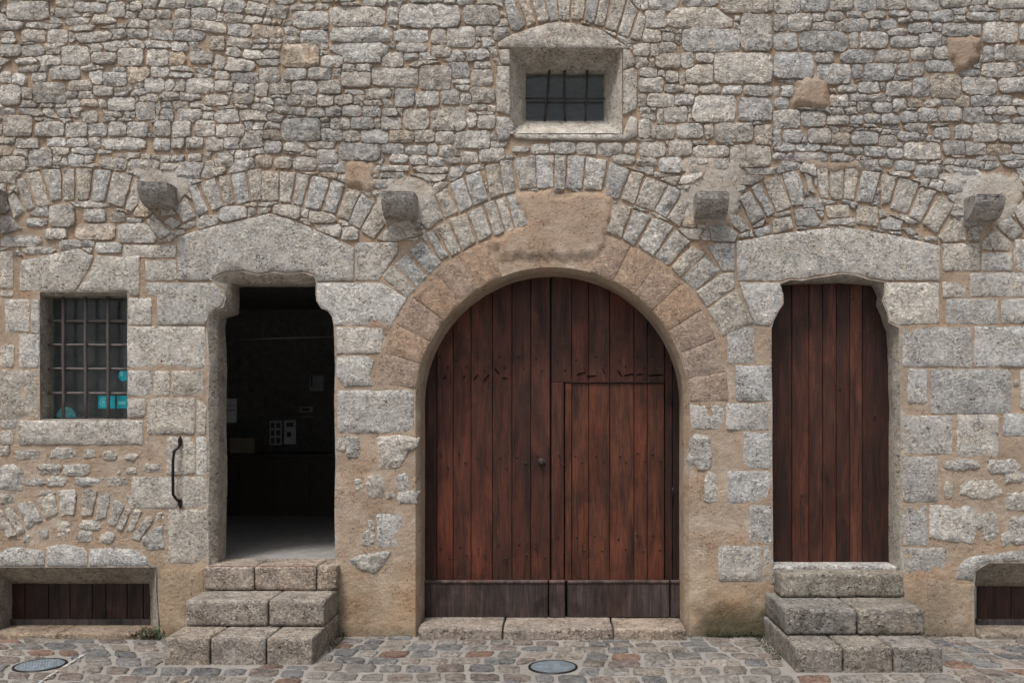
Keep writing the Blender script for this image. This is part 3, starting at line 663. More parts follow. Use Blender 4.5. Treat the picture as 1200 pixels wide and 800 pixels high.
# region where rubble shows: above the dressed masonry, plus everything off to the sides
lab[:] = 0
lab[(YY > 300) & (XX > -6) & (XX < 1216)] = -1
lab[(YY > 283) & (XX > -6) & (XX < 1216) & (XX > 206) & (XX < 1106)] = -1
lab[((XX-GX)**2+(YY-GY)**2 < 210**2) & (YY < GY)] = -1
for p in OPEN: paint(p, -1, 3)
for poly, hh, col in PATCH[:4]: paint(poly, -1)
for cxp, cyp, r_ in ((482, 232, 26), (835, 235, 30), (1158, 232, 30), (190, 222, 22), (1175, 215, 20)): lab[((XX-cxp)**2+(YY-cyp)**2 < r_**2)] = -1
for p in OB: paint(p, -1, 1.0)
def wig(x0, y0, x1, y1, cut=.15):
    w_, h_ = x1-x0, y1-y0; m = min(w_, h_)
    pts = []
    for (cx, cy, ux, uy, vx, vy) in ((x0, y0, 0, 1, 1, 0), (x1, y0, -1, 0, 0, 1), (x1, y1, 0, -1, -1, 0), (x0, y1, 1, 0, 0, -1)):
        c1, c2 = random.uniform(.05, cut)*m*random.choice((.6, 1, 1.6)), random.uniform(.05, cut)*m*random.choice((.6, 1, 1.6))
        pts.append((cx+ux*c1, cy+uy*c1)); pts.append((cx+vx*c2, cy+vy*c2))
    return [(a+random.uniform(-.7, .7), b+random.uniform(-.7, .7)) for a, b in pts]
nid = 1; ids = []
for b_ in RBX:
    paint(wig(*b_), nid, 0.55, True); ids.append(nid); nid += 1
# courses
def filler_labels():
    dx = np.zeros_like(XX); dy = np.zeros_like(XX)
    for f, a in ((.011, 7), (.027, 3.5), (.07, 1.6)):
        p1, p2, p3, p4 = rng.uniform(0, 6.28, 4)
        dx += a*np.sin(f*XX*1.3+p1+2*np.sin(f*YY+p2)); dy += a*.8*np.sin(f*XX+p3+2.2*np.sin(f*.8*YY+p4))
    X2, Y2 = XX+dx, YY+dy
    rows = [GY0-30.0]
    while rows[-1] < GY1+40:
        rows.append(rows[-1]+random.choice((10, 11.5, 13, 14, 16, 19)))
    rows = np.array(rows)
    ri = np.searchsorted(rows, Y2)
    out = np.zeros(XX.shape, np.int64)
    for r in np.unique(ri):
        h_ = rows[min(r, len(rows)-1)]-rows[r-1]
        js = [GX0-40.0]
        while js[-1] < GX1+60: js.append(js[-1]+random.uniform(.95, 2.5)*h_+3)
        m = ri == r
        sl = random.uniform(-.12, .12)
        ci = np.searchsorted(np.array(js), X2[m]+sl*(Y2[m]-rows[r-1])+2.2*np.sin(Y2[m]*.35+r))
        # thin pairs: some cells of tall courses split in two
        half = ((ci*7919+r*104729) % 10 < 2) & (h_ > 13) & (Y2[m] > rows[r-1]+h_*.5)
        out[m] = r*100000+ci*2+half
    return out
fl = filler_labels()
free = lab == 0
u, inv = np.unique(fl[free], return_inverse=True)
tmp = lab[free]; tmp = inv+nid+10; lab[free] = tmp
# centroids
pos = lab > 0
ls = lab[pos]; xs_, ys_ = XX[pos], YY[pos]
mx = ls.max()+1
cnt = np.bincount(ls, minlength=mx); sx = np.bincount(ls, xs_, mx); sy = np.bincount(ls, ys_, mx)
def trace(l, cx, cy, cntp, n):
    j = int((cx-GX0)*R); i = int((cy-GY0)*R)
    if not (0 <= i < NY and 0 <= j < NX) or lab[i, j] != l: return None
    th = np.arange(n)*2*math.pi/n+random.uniform(0, .3)
    r = np.zeros(n); alive = np.ones(n, bool)
    c, s = np.cos(th), np.sin(th)
    for k in range(1, 200):
        rr = k*.5
        jj = ((cx+c*rr-GX0)*R).astype(int).clip(0, NX-1); ii = ((cy+s*rr-GY0)*R).astype(int).clip(0, NY-1)
        alive &= lab[ii, jj] == l
        if not alive.any(): break
        r[alive] = rr
    if np.median(r) < 1.9: return None
    return [(cx+c[q]*r[q], cy+s[q]*r[q]) for q in range(n)]
cand = []
for l in range(1, mx):
    if cnt[l] < 18*R*R: continue
    cx, cy = sx[l]/cnt[l], sy[l]/cnt[l]
    inframe = -2 < cx < 1202 and -2 < cy
    wd = math.sqrt(cnt[l]/R/R)
    n = (16 if wd < 18 else 22 if wd < 30 else 28) if inframe else 9
    p = trace(l, cx, cy, cnt[l], n)
    if p is None: continue
    q = []
    for i in range(len(p)):     # light smoothing of saw-teeth, keep corners
        a, b, c = p[i-1], p[i], p[(i+1) % len(p)]
        q.append((b[0]*.86+(a[0]+c[0])*.07, b[1]*.86+(a[1]+c[1])*.07))
    ar = abs(area(q))
    if ar < 20: continue
    q = inset_poly(q if area(q) > 0 else q[::-1], .05 if l < nid else .2)
    cand.append((ar if inframe else ar*.001, q, inframe, cx, cy, wd))
cand.sort(key=lambda t: -t[0])
SV, SF, SK = [], [], []
for i, (ar, q, inf, cx, cy, wd) in enumerate(cand):
    q = [(a+random.uniform(-.55, .55), b+random.uniform(-.5, .5)) for a, b in q]
    left = smooth(420, 150, 0) if False else 0
    base = GREY*(1.02 if cx < 300 else .98)
    col = tint(base, .13, .028)
    if cx > 880: col = col*np.array([.95, .97, 1.0])
    if random.random() < .03: col = col*np.array([1.0, .90, .80])
    if random.random() < .06: col = col*1.16
    pr = random.uniform(.003, .012)
    g = 3.6 if wd < 16 else 4.4 if wd < 30 else 5.2
    if not inf: g = 30
    V, F, K = stone_arrays(q, pr, col, rough=.010 if wd < 30 else .012, grid=g, edge=.75, back=.035, tilt=.005, seed=random.randint(0, 60))
    if i < 300:
        o = link_mesh('rubble_stone', V, F, M['rubble'], bld, K, flatrim=True)
        recentre(o, W(cx, cy, 0))
    else:
        b0 = len(SV); SV += V; SK += K; SF += [tuple(k+b0 for k in f) for f in F]
o = link_mesh('small_rubble', SV, SF, M['rubble'], bld, SK, flatrim=True); o['kind'] = 'stuff'
print('rubble', len(cand), 'stuff verts', len(SV))

# ------------------------------------------------------------------ rough blocks (steps, slabs, corbels)
def rough_block(name, x0, x1, y0, y1, z0, z1, mat, parent, col, r=.012, amp=.004, cell=.022, topcol=None, seed=0, taper=0, skip_stain=False):
    bm = bmesh.new()
    nx, ny, nz_ = [max(2, int(round(d/cell))) for d in (x1-x0, y1-y0, z1-z0)]
    def g(a, b, n): return [a+(b-a)*i/n for i in range(n+1)]
    X, Y, Z = g(x0, x1, nx), g(y0, y1, ny), g(z0, z1, nz_)
    idx = {}; V = []
    def v(i, j, k):
        key = (i, j, k)
        if key not in idx: idx[key] = len(V); V.append((X[i], Y[j], Z[k]))
        return idx[key]
    F = []
    for i in range(nx):
        for j in range(ny):
            F.append((v(i, j, nz_), v(i+1, j, nz_), v(i+1, j+1, nz_), v(i, j+1, nz_))); F.append((v(i, j, 0), v(i, j+1, 0), v(i+1, j+1, 0), v(i+1, j, 0)))
    for i in range(nx):
        for k in range(nz_):
            F.append((v(i, 0, k), v(i+1, 0, k), v(i+1, 0, k+1), v(i, 0, k+1))); F.append((v(i, ny, k), v(i, ny, k+1), v(i+1, ny, k+1), v(i+1, ny, k)))
    for j in range(ny):
        for k in range(nz_):
            F.append((v(0, j, k), v(0, j, k+1), v(0, j+1, k+1), v(0, j+1, k))); F.append((v(nx, j, k), v(nx, j+1, k), v(nx, j+1, k+1), v(nx, j, k+1)))
    O, K = [], []
    for (x, y, z) in V:
        rr = r*(1+.6*nz(x+seed, y, z, 9))
        q = [min(max(c, a+rr), b-rr) for c, a, b in ((x, x0, x1), (y, y0, y1), (z, z0, z1))]
        d = Vector((x-q[0], y-q[1], z-q[2])); l = d.length
        if l > 1e-9:
            n = d/l; x, y, z = q[0]+n.x*rr, q[1]+n.y*rr, q[2]+n.z*rr
        else: n = Vector((0, 0, 0))
        a = amp*(1.2*fbm(x+seed, y, z, 7)+.8*fbm(x, y+seed, z, 22))*(.5 if n.z > .7 else 1)
        O.append((x+n.x*a, y+n.y*a, z+n.z*a))
        c = np.array(col)*(1+.10*fbm(x, y+seed, z, 3))
        px, py = CX+x/S, CY+(EYE-z)/S
        mossy = smooth(.10, .5, fbm(x*1.0, y+2, z*2, 6))*smooth(.15, .8, 1-(z-z0)/(z1-z0))*(.75 if x0 > 1.5 else .5)
        c = c*(1-mossy)+np.array([.10, .09, .06])*mossy
        K.append(c)
    o = link_mesh(name, O, F, mat, parent, K)
    recentre(o, ((x0+x1)/2, (y0+y1)/2, z0))
    return o
ST = np.array([.40, .355, .31])
# left steps
t = thing('stone_steps', 'three worn stone steps rising to the open dark doorway', 'steps', (-2.13, -.45, 0))
for a, b in ((-2.635, -2.335), (-2.322, -1.955), (-1.942, -1.64)):
    rough_block('step_block', a, b, -.79, -.02, -.05, .181+random.uniform(-.003, .003), M['step'], t, tint(ST, .08), r=.006, amp=.005, seed=random.random()*9)
for a, b in ((-2.625, -2.045), (-2.033, -1.642)):
    rough_block('step_block', a, b, -.46, -.02, .186, .369, M['step'], t, tint(ST*1.04, .08), r=.006, amp=.005, seed=random.random()*9)
for a, b in ((-2.622, -2.255), (-2.245, -1.79), (-1.78, -1.635)):
    rough_block('step_block', a, b, -.115, .27, .374, .552, M['step'], t, tint(ST*1.06, .06)*np.array([1.05, 1, .97]), r=.006, amp=.005, seed=random.random()*9)
paint_edge = [(-2.60+.02*i, -.112+.002*math.sin(i*2.3)) for i in range(41)]
V = [(x, y, .5555) for x, y in paint_edge]+[(x, y+.016+.004*math.sin(x*40), .5555) for x, y in paint_edge]
recentre(link_mesh('faded_red_edge', V, [(i, i+1, i+42, i+41) for i in range(40)], M['red_edge'], t), V[0])
# right steps
t = thing('stone_steps', 'three mossy worn stone steps below the closed plank door', 'steps', (2.1, -.5, 0))
for a, b in ((1.585, 1.885), (1.90, 2.215), (2.23, 2.545)):
    rough_block('step_block', a, b, -.97, -.02, -.05, .165+random.uniform(-.003, .003), M['step'], t, tint(ST*.84*np.array([.94, .99, 1.04]), .07), r=.007, amp=.006, seed=random.random()*9)
for a, b in ((1.60, 2.085), (2.10, 2.56)):
    rough_block('step_block', a, b, -.645, -.02, .170, .342, M['step'], t, tint(ST*.84*np.array([.94, .99, 1.04]), .07), r=.007, amp=.006, seed=random.random()*9)
rough_block('step_block', 1.665, 2.575, -.234, -.015, .348, .518, M['step'], t, ST*.95*np.array([.95, 1, 1.0]), r=.008, amp=.008, seed=4)
rough_block('threshold', 1.655, 2.605, -.013, .22, .40, .54, M['step'], bld, COOL*1.05, r=.008, amp=.003, seed=6)
# gate threshold slabs
t = thing('gate_threshold', 'low row of three long stone slabs under the arched gate', 'doorstep', (-.02, -.1, 0))
for i, (a, b) in enumerate(((490, 588), (590, 718), (720, 804))):
    k = D/(D-.10)
    rough_block('slab', (a-CX)*S/k, (b-CX)*S/k, -.105+random.uniform(-.01, .01), .33, -.05, .088-.004*i, M['step'], t, tint(np.array([.42, .36, .31]), .05), r=.008, amp=.006, seed=i*3+1)
# cellar sills
for i, (a, b) in enumerate(((-40, 66), (67, 176))):
    rough_block('cellar_sill', (a-CX)*S/1.012, (b-CX)*S/1.012, -.085, .26, -.05, .045, M['step'], bld, (.36, .29, .225), r=.012, amp=.004, seed=i+2)
rough_block('cellar_sill', (1143-CX)*S, (1345-CX)*S, -.085, .26, -.05, .045, M['step'], bld, (.36, .31, .26), r=.012, amp=.004, seed=8)

# corbels: flat top, quarter-round belly
def corbel(x0, x1, ztop, h, d, lab_, seed, tiltz=0):
    prof = [(0.06, 0), (-d*.55, .002), (-d*.97, -.004), (-d, -.022)]
    for i in range(1, 13):
        a = i/12*math.pi/2
        prof.append((-d*math.cos(a)**.85 if i < 12 else 0, -.022-(h-.022)*math.sin(a)))
    prof.append((.06, -h))
    nxs = 9; V, F, K = [], [], []
    n = len(prof)
    for i in range(nxs+1):
        x = x0+(x1-x0)*i/nxs; e = .006 if i in (0, nxs) else 0
        for (y, dz) in prof:
            a = .003*fbm(x+seed, y*3, dz*3, 9)
            V.append((x+.004*fbm(y*9, dz*9, seed, 6), y+a+(e if y < 0 else 0), ztop+dz+a*.8-(e if dz > -.02 else 0)+tiltz*(x-x0)))
            dk = smooth(-.05, -.005, dz+.03*fbm(x*5, y*5, seed, 6))*(.65 if 0 < i < nxs else .1)+.2*smooth(0, .4, fbm(x*3, y*6, dz*6+seed, 5))
            K.append(np.array([.47, .45, .43])*(1-min(.8, dk)))
    for i in range(nxs):
        for j in range(n-1): F.append((i*n+j, i*n+j+1, (i+1)*n+j+1, (i+1)*n+j))
    F.append(tuple(range(n))[::-1]); F.append(tuple(nxs*n+j for j in range(n)))
    o = link_mesh('corbel', V, F, M['ashlar'], bld, K, shade=False)
    recentre(o, ((x0+x1)/2, 0, ztop)); o['label'] = lab_
kk = D/(D-.2)
def cb(pl, pr, pt, pb, lab_, seed, tl=0):
    zt = EYE+(CY-pt)*S/kk; zb = EYE+(CY-pb)*S
    corbel((pl-CX)*S/kk, (pr-CX)*S/kk, zt, zt-zb, .2, lab_, seed, tl)
cb(160, 195, 212, 245, 'weathered corbel left above the open doorway', 1)
cb(446, 485, 223, 258, 'weathered corbel at the left shoulder of the gate arch', 2)
cb(817, 855, 223, 257, 'weathered corbel at the right shoulder of the gate arch', 3)
cb(1143, 1179, 226, 260, 'weathered corbel at the right edge of the wall', 4, -.03)
cb(-42, -10, 217, 250, 'weathered corbel cut by the left edge of the view', 5)

# ------------------------------------------------------------------ doors
def prism(name, poly, y0, y1, mat, parent, col, bev=.004, jitter=0):
    """poly in world (x,z), front face at y0 (nearer), back at y1"""
    if area(poly) < 0: poly = poly[::-1]
    n = len(poly); ins = inset_poly(poly, bev)
    V = [(x, y1, z) for x, z in poly]+[(x, y0+bev, z) for x, z in poly]+[(x, y0, z) for x, z in ins]
    F = []
    for j in range(2):
        for i in range(n):
            a, b = j*n+i, j*n+(i+1) % n; F.append((a, b, b+n, a+n))
    F.append(tuple(2*n+i for i in range(n)))
    K = [col]*len(V)
    o = link_mesh(name, V, F, mat, parent, K, shade=False)
    xs = [p[0] for p in poly]; zs = [p[1] for p in poly]
    recentre(o, (sum(xs)/n, y0, min(zs)))
    return o
def pz(py, y): return P(0, py, y)[2]
def pxx(px, y): return P(px, 0, y)[0]
WD = np.array([.055, .0190, .0118])
def wcol(f=1.0, red=0):
    s = f*random.uniform(.72, 1.28); return WD*s*np.array([1+red, 1, 1-red*.5])
GYD = .30
gate = bpy.data.objects.new('arched_gate', None); C.objects.link(gate); gate.parent = bld; gate.location = (-.02, GYD, .1)
gate['label'] = 'great round-arched double gate of dark red-brown vertical planks'
gcx, gcz = W(GX, GY)[0], W(GX, GY)[2]; grr = (GR-3.0)*S
def arch_top(x): 
    d = grr**2-(x-gcx)**2
    return gcz+math.sqrt(max(d, 0))
def arch_plank(px0, px1, pytop, pybot, y, col, name='plank'):
    x0, x1 = pxx(px0, y)+.0015, pxx(px1, y)-.0015
    zb = pz(pybot, y)
    pts = [(x0, zb), (x1, zb)]
    n = 6
    for i in range(n+1):
        x = x1+(x0-x1)*i/n
        xx = min(max(x, gcx-grr+.001), gcx+grr-.001)
        zt = arch_top(xx) if pytop is None else min(arch_top(xx), pz(pytop, y))
        pts.append((x, zt))
    if pts[2][1] <= zb+.02 or pts[-1][1] <= zb+.02: 
        pts = [p for p in pts if p[1] > zb-.001]
    prism(name, pts, y, y+.035, M['wood'], gate, col)
LP = [496, 512, 531, 552, 577, 600, 622, 644.5]
for i, (a, b) in enumerate(zip(LP[:-1], LP[1:])):
    arch_plank(a, b, None, 681, GYD+random.uniform(-.003, .004), wcol(.62 if i == 0 else 1.0, .1 if i in (1, 2) else 0))
TP = [646, 670, 690, 714.5, 743, 758.5, 779]
for i, (a, b) in enumerate(zip(TP[:-1], TP[1:])):
    arch_plank(a, b, None, 447.5, GYD-.002+random.uniform(-.002, .003), wcol(.95 if i < 4 else .75))
arch_plank(646, 661, 447.5, 681, GYD, wcol(.8))
arch_plank(779, 788, None, 681, GYD+.004, wcol(.55)); arch_plank(788, 799, None, 681, GYD+.006, wcol(.45))
WP = [662, 670, 690, 714.5, 743, 758.5, 778.5]
for i, (a, b) in enumerate(zip(WP[:-1], WP[1:])):
    arch_plank(a, b, 449, 681, GYD+(-.014 if i == 0 else -.006)+random.uniform(-.002, .002), WD*random.uniform(.85, 1.35)*np.array([1.1, 1.05, .9]), 'wicket_plank')
def board(name, a, b, t, bt, y, col, th=.03, par=None, mat='wood', bev=.004):
    prism(name, [(pxx(a, y), pz(bt, y)), (pxx(b, y), pz(bt, y)), (pxx(b, y), pz(t, y)), (pxx(a, y), pz(t, y))], y, y+th, M[mat], par or gate, col, bev)
GB = np.array([.050, .037, .035])
for a, b in ((496, 642), (643.5, 662), (665, 784.5), (786, 799)):
    board('kick_board', a, b, 683, 723, GYD-.028, GB*random.uniform(.85, 1.1), .05)
    board('ledge', a, b, 680, 683.2, GYD-.036, GB*1.6, .05, bev=.006)
bk = [(gcx-grr-.02, .0), (gcx+grr+.02, .0)]+[(gcx+(grr+.02)*math.cos(t_), gcz+(grr+.02)*math.sin(t_)) for t_ in np.linspace(0, math.pi, 24)]
prism('backing', bk, GYD+.045, GYD+.07, M['wood'], gate, WD*.2)  # full-arch sheet added so no sky light leaks between the planks
board('door_rail', 662, 779, 446.5, 448.5, GYD-.02, WD*.5, .03, bev=.002)
# square iron boss, hinges
def knob():
    x, y, z = P(634.5, 541, GYD-.03)
    V, F = [], []
    rings = [(.0, .030, 4), (-.012, .030, 4), (-.016, .018, 4), (-.045, .022, 4), (-.056, .014, 4)]
    n = 8
    for dy, r, _ in rings:
        for i in range(n):
            a = i*2*math.pi/n+math.pi/8; V.append((x+r*math.cos(a), GYD+dy, z+r*math.sin(a)))
    for j in range(len(rings)-1):
        for i in range(n): F.append((j*n+i, j*n+(i+1) % n, (j+1)*n+(i+1) % n, (j+1)*n+i))
    F.append(tuple((len(rings)-1)*n+i for i in range(n)))
    recentre(link_mesh('knob', V, F, M['iron'], gate, [(.05,)*3]*len(V), shade=False), (x, GYD, z))
knob()
def tube(name, pts, rad, mat, parent, n=8, col=(.05, .045, .04)):
    V, F = [], []; pts = [Vector(p) for p in pts]
    rads = rad if isinstance(rad, list) else [rad]*len(pts)
    up = Vector((0, 1, 0))
    for i, p in enumerate(pts):
        d = (pts[min(i+1, len(pts)-1)]-pts[max(i-1, 0)]).normalized()
        a = d.cross(up if abs(d.dot(up)) < .9 else Vector((0, 0, 1))).normalized(); b = d.cross(a).normalized()
        for k in range(n):
            t = 2*math.pi*k/n; V.append(tuple(p+a*math.cos(t)*rads[i]+b*math.sin(t)*rads[i]))
    for i in range(len(pts)-1):
        for k in range(n): F.append((i*n+k, i*n+(k+1) % n, (i+1)*n+(k+1) % n, (i+1)*n+k))
    F.append(tuple(range(n))[::-1]); F.append(tuple((len(pts)-1)*n+k for k in range(n)))
    o = link_mesh(name, V, F, mat, parent, [col]*len(V)); recentre(o, pts[0]); return o
for (hx, hy) in ((787, 468), (788.5, 578), (788.5, 687)):
    a = P(hx, hy-7, GYD-.012); b = P(hx, hy+7, GYD-.012)
    tube('hinge', [a, (a[0], a[1], (a[2]*2+b[2])/3), (a[0], a[1], (a[2]+2*b[2])/3), b], [.007, .0085, .0085, .007], M['black_iron'], gate)
# nail heads, old bolt holes and painted glints, too small to pick apart
def nails(spots, y, parent, r=.0080, mat='black_iron'):
    V, F = [], []
    for (px, py) in spots:
        x, _, z = P(px, py, y); b0 = len(V); n = 7
        for dy, rr in ((0.0, r), (-.004, r*.9), (-.006, r*.45)):
            for i in range(n):
                a = 2*math.pi*i/n; V.append((x+rr*math.cos(a), y+dy, z+rr*math.sin(a)))
        for j in range(2):
            for i in range(n): F.append((b0+j*n+i, b0+j*n+(i+1) % n, b0+(j+1)*n+(i+1) % n, b0+(j+1)*n+i))
        F.append(tuple(b0+2*n+i for i in range(n)))
    o = recentre(link_mesh('nail_heads_and_glints', V, F, M[mat], parent, [(.03, .03, .03)]*len(V)), V[0]); o['kind'] = 'stuff'
sp = []
for i, (a, b) in enumerate(zip(LP[:-1], LP[1:])):
    m = (a+b)/2
    for k, yy in enumerate((420, 432, 534, 545, 640, 652)):
        sp.append((m+(4 if k % 2 else -4)+random.uniform(-2, 2), yy+random.uniform(-3, 3)))
for i, (a, b) in enumerate(zip(TP[:-1], TP[1:])):
    m = (a+b)/2
    for k, yy in enumerate((420, 431, 532, 542, 629, 645)):
        sp.append((m+(4 if k % 2 else -4)+random.uniform(-2, 2), yy+random.uniform(-3, 3)))
nails([s for s in sp if s[1] < 445], GYD-.003, gate); nails([s for s in sp if s[1] > 445], GYD-.007, gate)
nails([(a+.4, b-.4) for a, b in sp if random.random() < .55], GYD-.0115, gate, .0036, 'bar')  # paler discs put a painted highlight on some nail heads

V, F = [], []
for (x0, y0, x1, y1) in [(676, 439, 686, 436), (688, 441, 698, 440), (706, 431, 709, 438), (724, 434, 729, 441), (731, 440, 742, 438), (746, 439, 753, 438), (760, 440, 777, 439), (519, 444, 523, 441), (543, 443, 545, 440), (555, 445, 560, 439), (567, 446, 573, 439), (580, 432, 585, 438), (589, 443, 595, 443)]:
    p, q = P(x0, y0, GYD-.006), P(x1, y1, GYD-.006); b0 = len(V)
    for (x, y, z) in (p, q):
        for dx, dz in ((-.002, -.004), (.002, -.004), (.002, .004), (-.002, .004)): V.append((x+dx, y, z+dz)); V.append((x+dx*.5, y-.005, z+dz*.5))
    n0 = [b0, b0+2, b0+4, b0+6]
    for k in range(4):
        F.append((b0+2*k, b0+2*((k+1) % 4), b0+2*((k+1) % 4)+8, b0+2*k+8)); F.append((b0+2*k+1, b0+2*((k+1) % 4)+1, b0+2*((k+1) % 4)+9, b0+2*k+9))
o = recentre(link_mesh('bent_nails', V, F, M['black_iron'], gate, [(.02, .02, .02)]*len(V), shade=False), V[0]); o['kind'] = 'stuff'

# closed plank door on the right
RY = .17
door = bpy.data.objects.new('plank_door', None); C.objects.link(door); door.parent = bld; door.location = (2.1, RY, .54)
door['label'] = 'narrow closed door of dark red-brown vertical planks'
RP = [896, 928, 948, 964, 980, 996, 1010.5, 1048]
for i, (a, b) in enumerate(zip(RP[:-1], RP[1:])):
    y = RY+(0.012 if i == 0 else random.uniform(-.003, .003))
    prism('plank', [(pxx(a, y)+.0015, pz(663.5, y)), (pxx(b, y)-.0015, pz(663.5, y)), (pxx(b, y)-.0015, pz(326, y)), (pxx(a, y)+.0015, pz(326, y))], y, y+.035, M['wood'], door,
          wcol([.5, 1.15, .8, .9, .85, .95, .62][i], .1 if i == 1 else 0))
board('backing', 895, 1049, 325, 664, RY+.06, WD*.2, .02, par=door)
x, y, z = P(1025.5, 489, RY-.006)
prism('keyhole_plate', [(x-.007, z-.018), (x+.007, z-.018), (x+.009, z+.012), (x, z+.02), (x-.009, z+.012)], RY-.007, RY+.002, M['black_iron'], door, (.02, .02, .02), .002)
nails([(908+random.uniform(0, 6), 582), (940, 580), (1014, 580), (963, 342), (984, 456), (912, 470), (1000, 350)], RY-.002, door)

# cellar hatches
def hatch(edges, top, bot, rail, y, lab_, par):
    h = bpy.data.objects.new('cellar_hatch', None); C.objects.link(h); h.parent = bld; h.location = (pxx(edges[0], y), y, .05)
    h['label'] = lab_
    for a, b in zip(edges[:-1], edges[1:]):
        yy = y+random.uniform(-.003, .003)
        prism('plank', [(pxx(a, yy)+.002, pz(bot, yy)), (pxx(b, yy)-.002, pz(bot, yy)), (pxx(b, yy)-.002, pz(top, yy)), (pxx(a, yy)+.002, pz(top, yy))], yy, yy+.03, M['wood'], h, np.array([.028, .014, .011])*random.uniform(.8, 1.2))
    board('bottom_rail', edges[0], edges[-1], rail[0], rail[1], y-.025, np.array([.05, .042, .042]), .05, par=h, bev=.008)
    board('backing', edges[0], edges[-1], top, bot, y+.05, WD*.1, .02, par=h)
hatch([3, 29, 57, 82, 108, 124, 149, 168, 182], 672, 727, (725.5, 733), .21, 'wide low plank hatch of the left cellar opening', bld)
hatch([1146, 1185, 1216, 1250, 1290, 1330, 1345], 676, 727, (725.5, 733), .21, 'low plank hatch of the right cellar opening', bld)

# ------------------------------------------------------------------ windows
def window(name, x0, x1, y0, y1, yg, lab_):
    o = bpy.data.objects.new(name, None); C.objects.link(o); o.parent = bld; o['label'] = lab_
    a = P(x0, y1, yg); b = P(x1, y0, yg); o.location = (a[0], yg, a[2])
    V = [(a[0], yg, a[2]), (b[0], yg, a[2]), (b[0], yg, b[2]), (a[0], yg, b[2])]
    V += [(x, y+.005, z) for x, y, z in V]
    F = [(0, 1, 2, 3), (7, 6, 5, 4), (0, 4, 5, 1), (1, 5, 6, 2), (2, 6, 7, 3), (3, 7, 4, 0)]
    recentre(link_mesh('pane', V, F, M['glass'], o, shade=False), V[0])
    return o
lw = window('barred_window', 55, 150, 344, 493, .185, 'tall window behind an iron grid with teal stickers on its glass')
def bars(par, vs, hs, yv, yh, r, mat):
    for (xa, ya, xb, yb) in vs:
        a, b = P(xa, ya, yv), P(xb, yb, yv)
        pts = [Vector(a).lerp(Vector(b), t/6)+Vector((.0015*math.sin(t*2+xa), 0, 0)) for t in range(7)]
        tube('bar', pts, r, M[mat], par, 6)
    for (xa, xb, yy) in hs:
        a, b = P(xa, yy, yh), P(xb, yy+.5, yh)
        pts = [Vector(a).lerp(Vector(b), t/6)+Vector((0, 0, .001*math.sin(t*2+yy))) for t in range(7)]
        tube('crossbar', pts, r*.82, M[mat], par, 6)
bars(lw, [(74, 340, 74.5, 493), (100, 340, 100.5, 493), (126.5, 340, 127, 493)], [(48, 152, 376), (48, 152, 404), (48, 152, 432), (48, 152, 460.5)], .095, .113, .0142, 'bar')
# thin wooden frame round the glass and a mullion shadowy behind
FR = np.array([.02, .017, .015])
def frame(par, x0, x1, y0, y1, y, w_=2.5):
    for (a, b, t_, bt) in ((x0, x0+w_, y0, y1), (x1-w_, x1, y0, y1), (x0+w_, x1-w_, y0, y0+w_), (x0+w_, x1-w_, y1-w_, y1)):
        board('frame', a, b, t_, bt, y, FR, .03, par=par, mat='dark_wood', bev=.002)
frame(lw, 53, 151, 343, 494, .193, 6)
sw = window('small_window', 612, 712, 82, 143, .30, 'small high window with three leaning iron bars')
bars(sw, [(644, 82, 638, 142), (661.5, 82, 662, 142), (688.5, 82, 686, 142)], [(612, 712, 115.5)], .24, .255, .0085, 'iron')
frame(sw, 613, 711, 83, 143, .308, 2.5)
# stickers on the left window's glass
yg = .1835
def sheet(name, pts, y, mat, parent, th=.001, label=None, cat=None):
    n = len(pts); 
    if area(pts) < 0: pts = pts[::-1]
    V = [(x, y, z) for x, z in pts]+[(x, y+th, z) for x, z in pts]
    F = [tuple(range(n)), tuple(range(n, 2*n))[::-1]]+[(i, i+n, (i+1) % n+n, (i+1) % n) for i in range(n)]
    o = link_mesh(name, V, F, mat, parent, shade=False)
    recentre(o, (sum(p[0] for p in pts)/n, y, min(p[1] for p in pts)))
    if label: tag(o, label, cat)
    return o
def pp(L, y): return [(P(a, b, y)[0], P(a, b, y)[2]) for a, b in L]
st = sheet('sticker', pp([(144.5+6.2*math.cos(a), 440+6.5*math.sin(a)) for a in np.linspace(0, 6.28, 17)[:-1]], yg), yg, M['teal'], None, label='round teal sticker at the right edge of the barred window', cat='sticker')
sheet('print', pp([(142.5+2.2*math.cos(a), 438+3.2*math.sin(a)) for a in np.linspace(0, 6.28, 11)[:-1]], yg), yg-.0012, M['teal_print'], st)
st = sheet('sticker', pp([(115, 463.5), (134.5, 463.5), (134.5, 478.5), (115, 478.5)], yg), yg, M['teal'], None, label='square teal sticker with a pale C-shaped mark low in the barred window', cat='sticker')
carc = [(121.5+4.6*math.cos(a), 471+5.2*math.sin(a)) for a in np.linspace(.9, 5.4, 12)]+[(121.5+3.4*math.cos(a), 471+4.0*math.sin(a)) for a in np.linspace(5.4, .9, 12)]
sheet('print', pp(carc, yg), yg-.0012, M['teal_print'], st); sheet('print', pp([(119.5, 469), (123, 469), (123, 473), (119.5, 473)], yg), yg-.0012, M['teal_print'], st)
st = sheet('sticker', pp([(137, 463.5), (150, 463.5), (150, 478.5), (137, 478.5)], yg), yg, M['teal'], None, label='plain square teal sticker in the lower right corner of the barred window', cat='sticker')
sheet('print', pp([(138.5, 470), (147, 470), (147, 474), (138.5, 474)], yg), yg-.0012, M['teal_print'], st)
st = sheet('sticker', pp([(77.5+11.5*math.cos(a), 489-12.5*math.sin(a)) for a in np.linspace(0, math.pi, 13)], yg), yg, M['teal_pale'], None, label='faded pale teal half-round sticker at the foot of the barred window', cat='sticker')

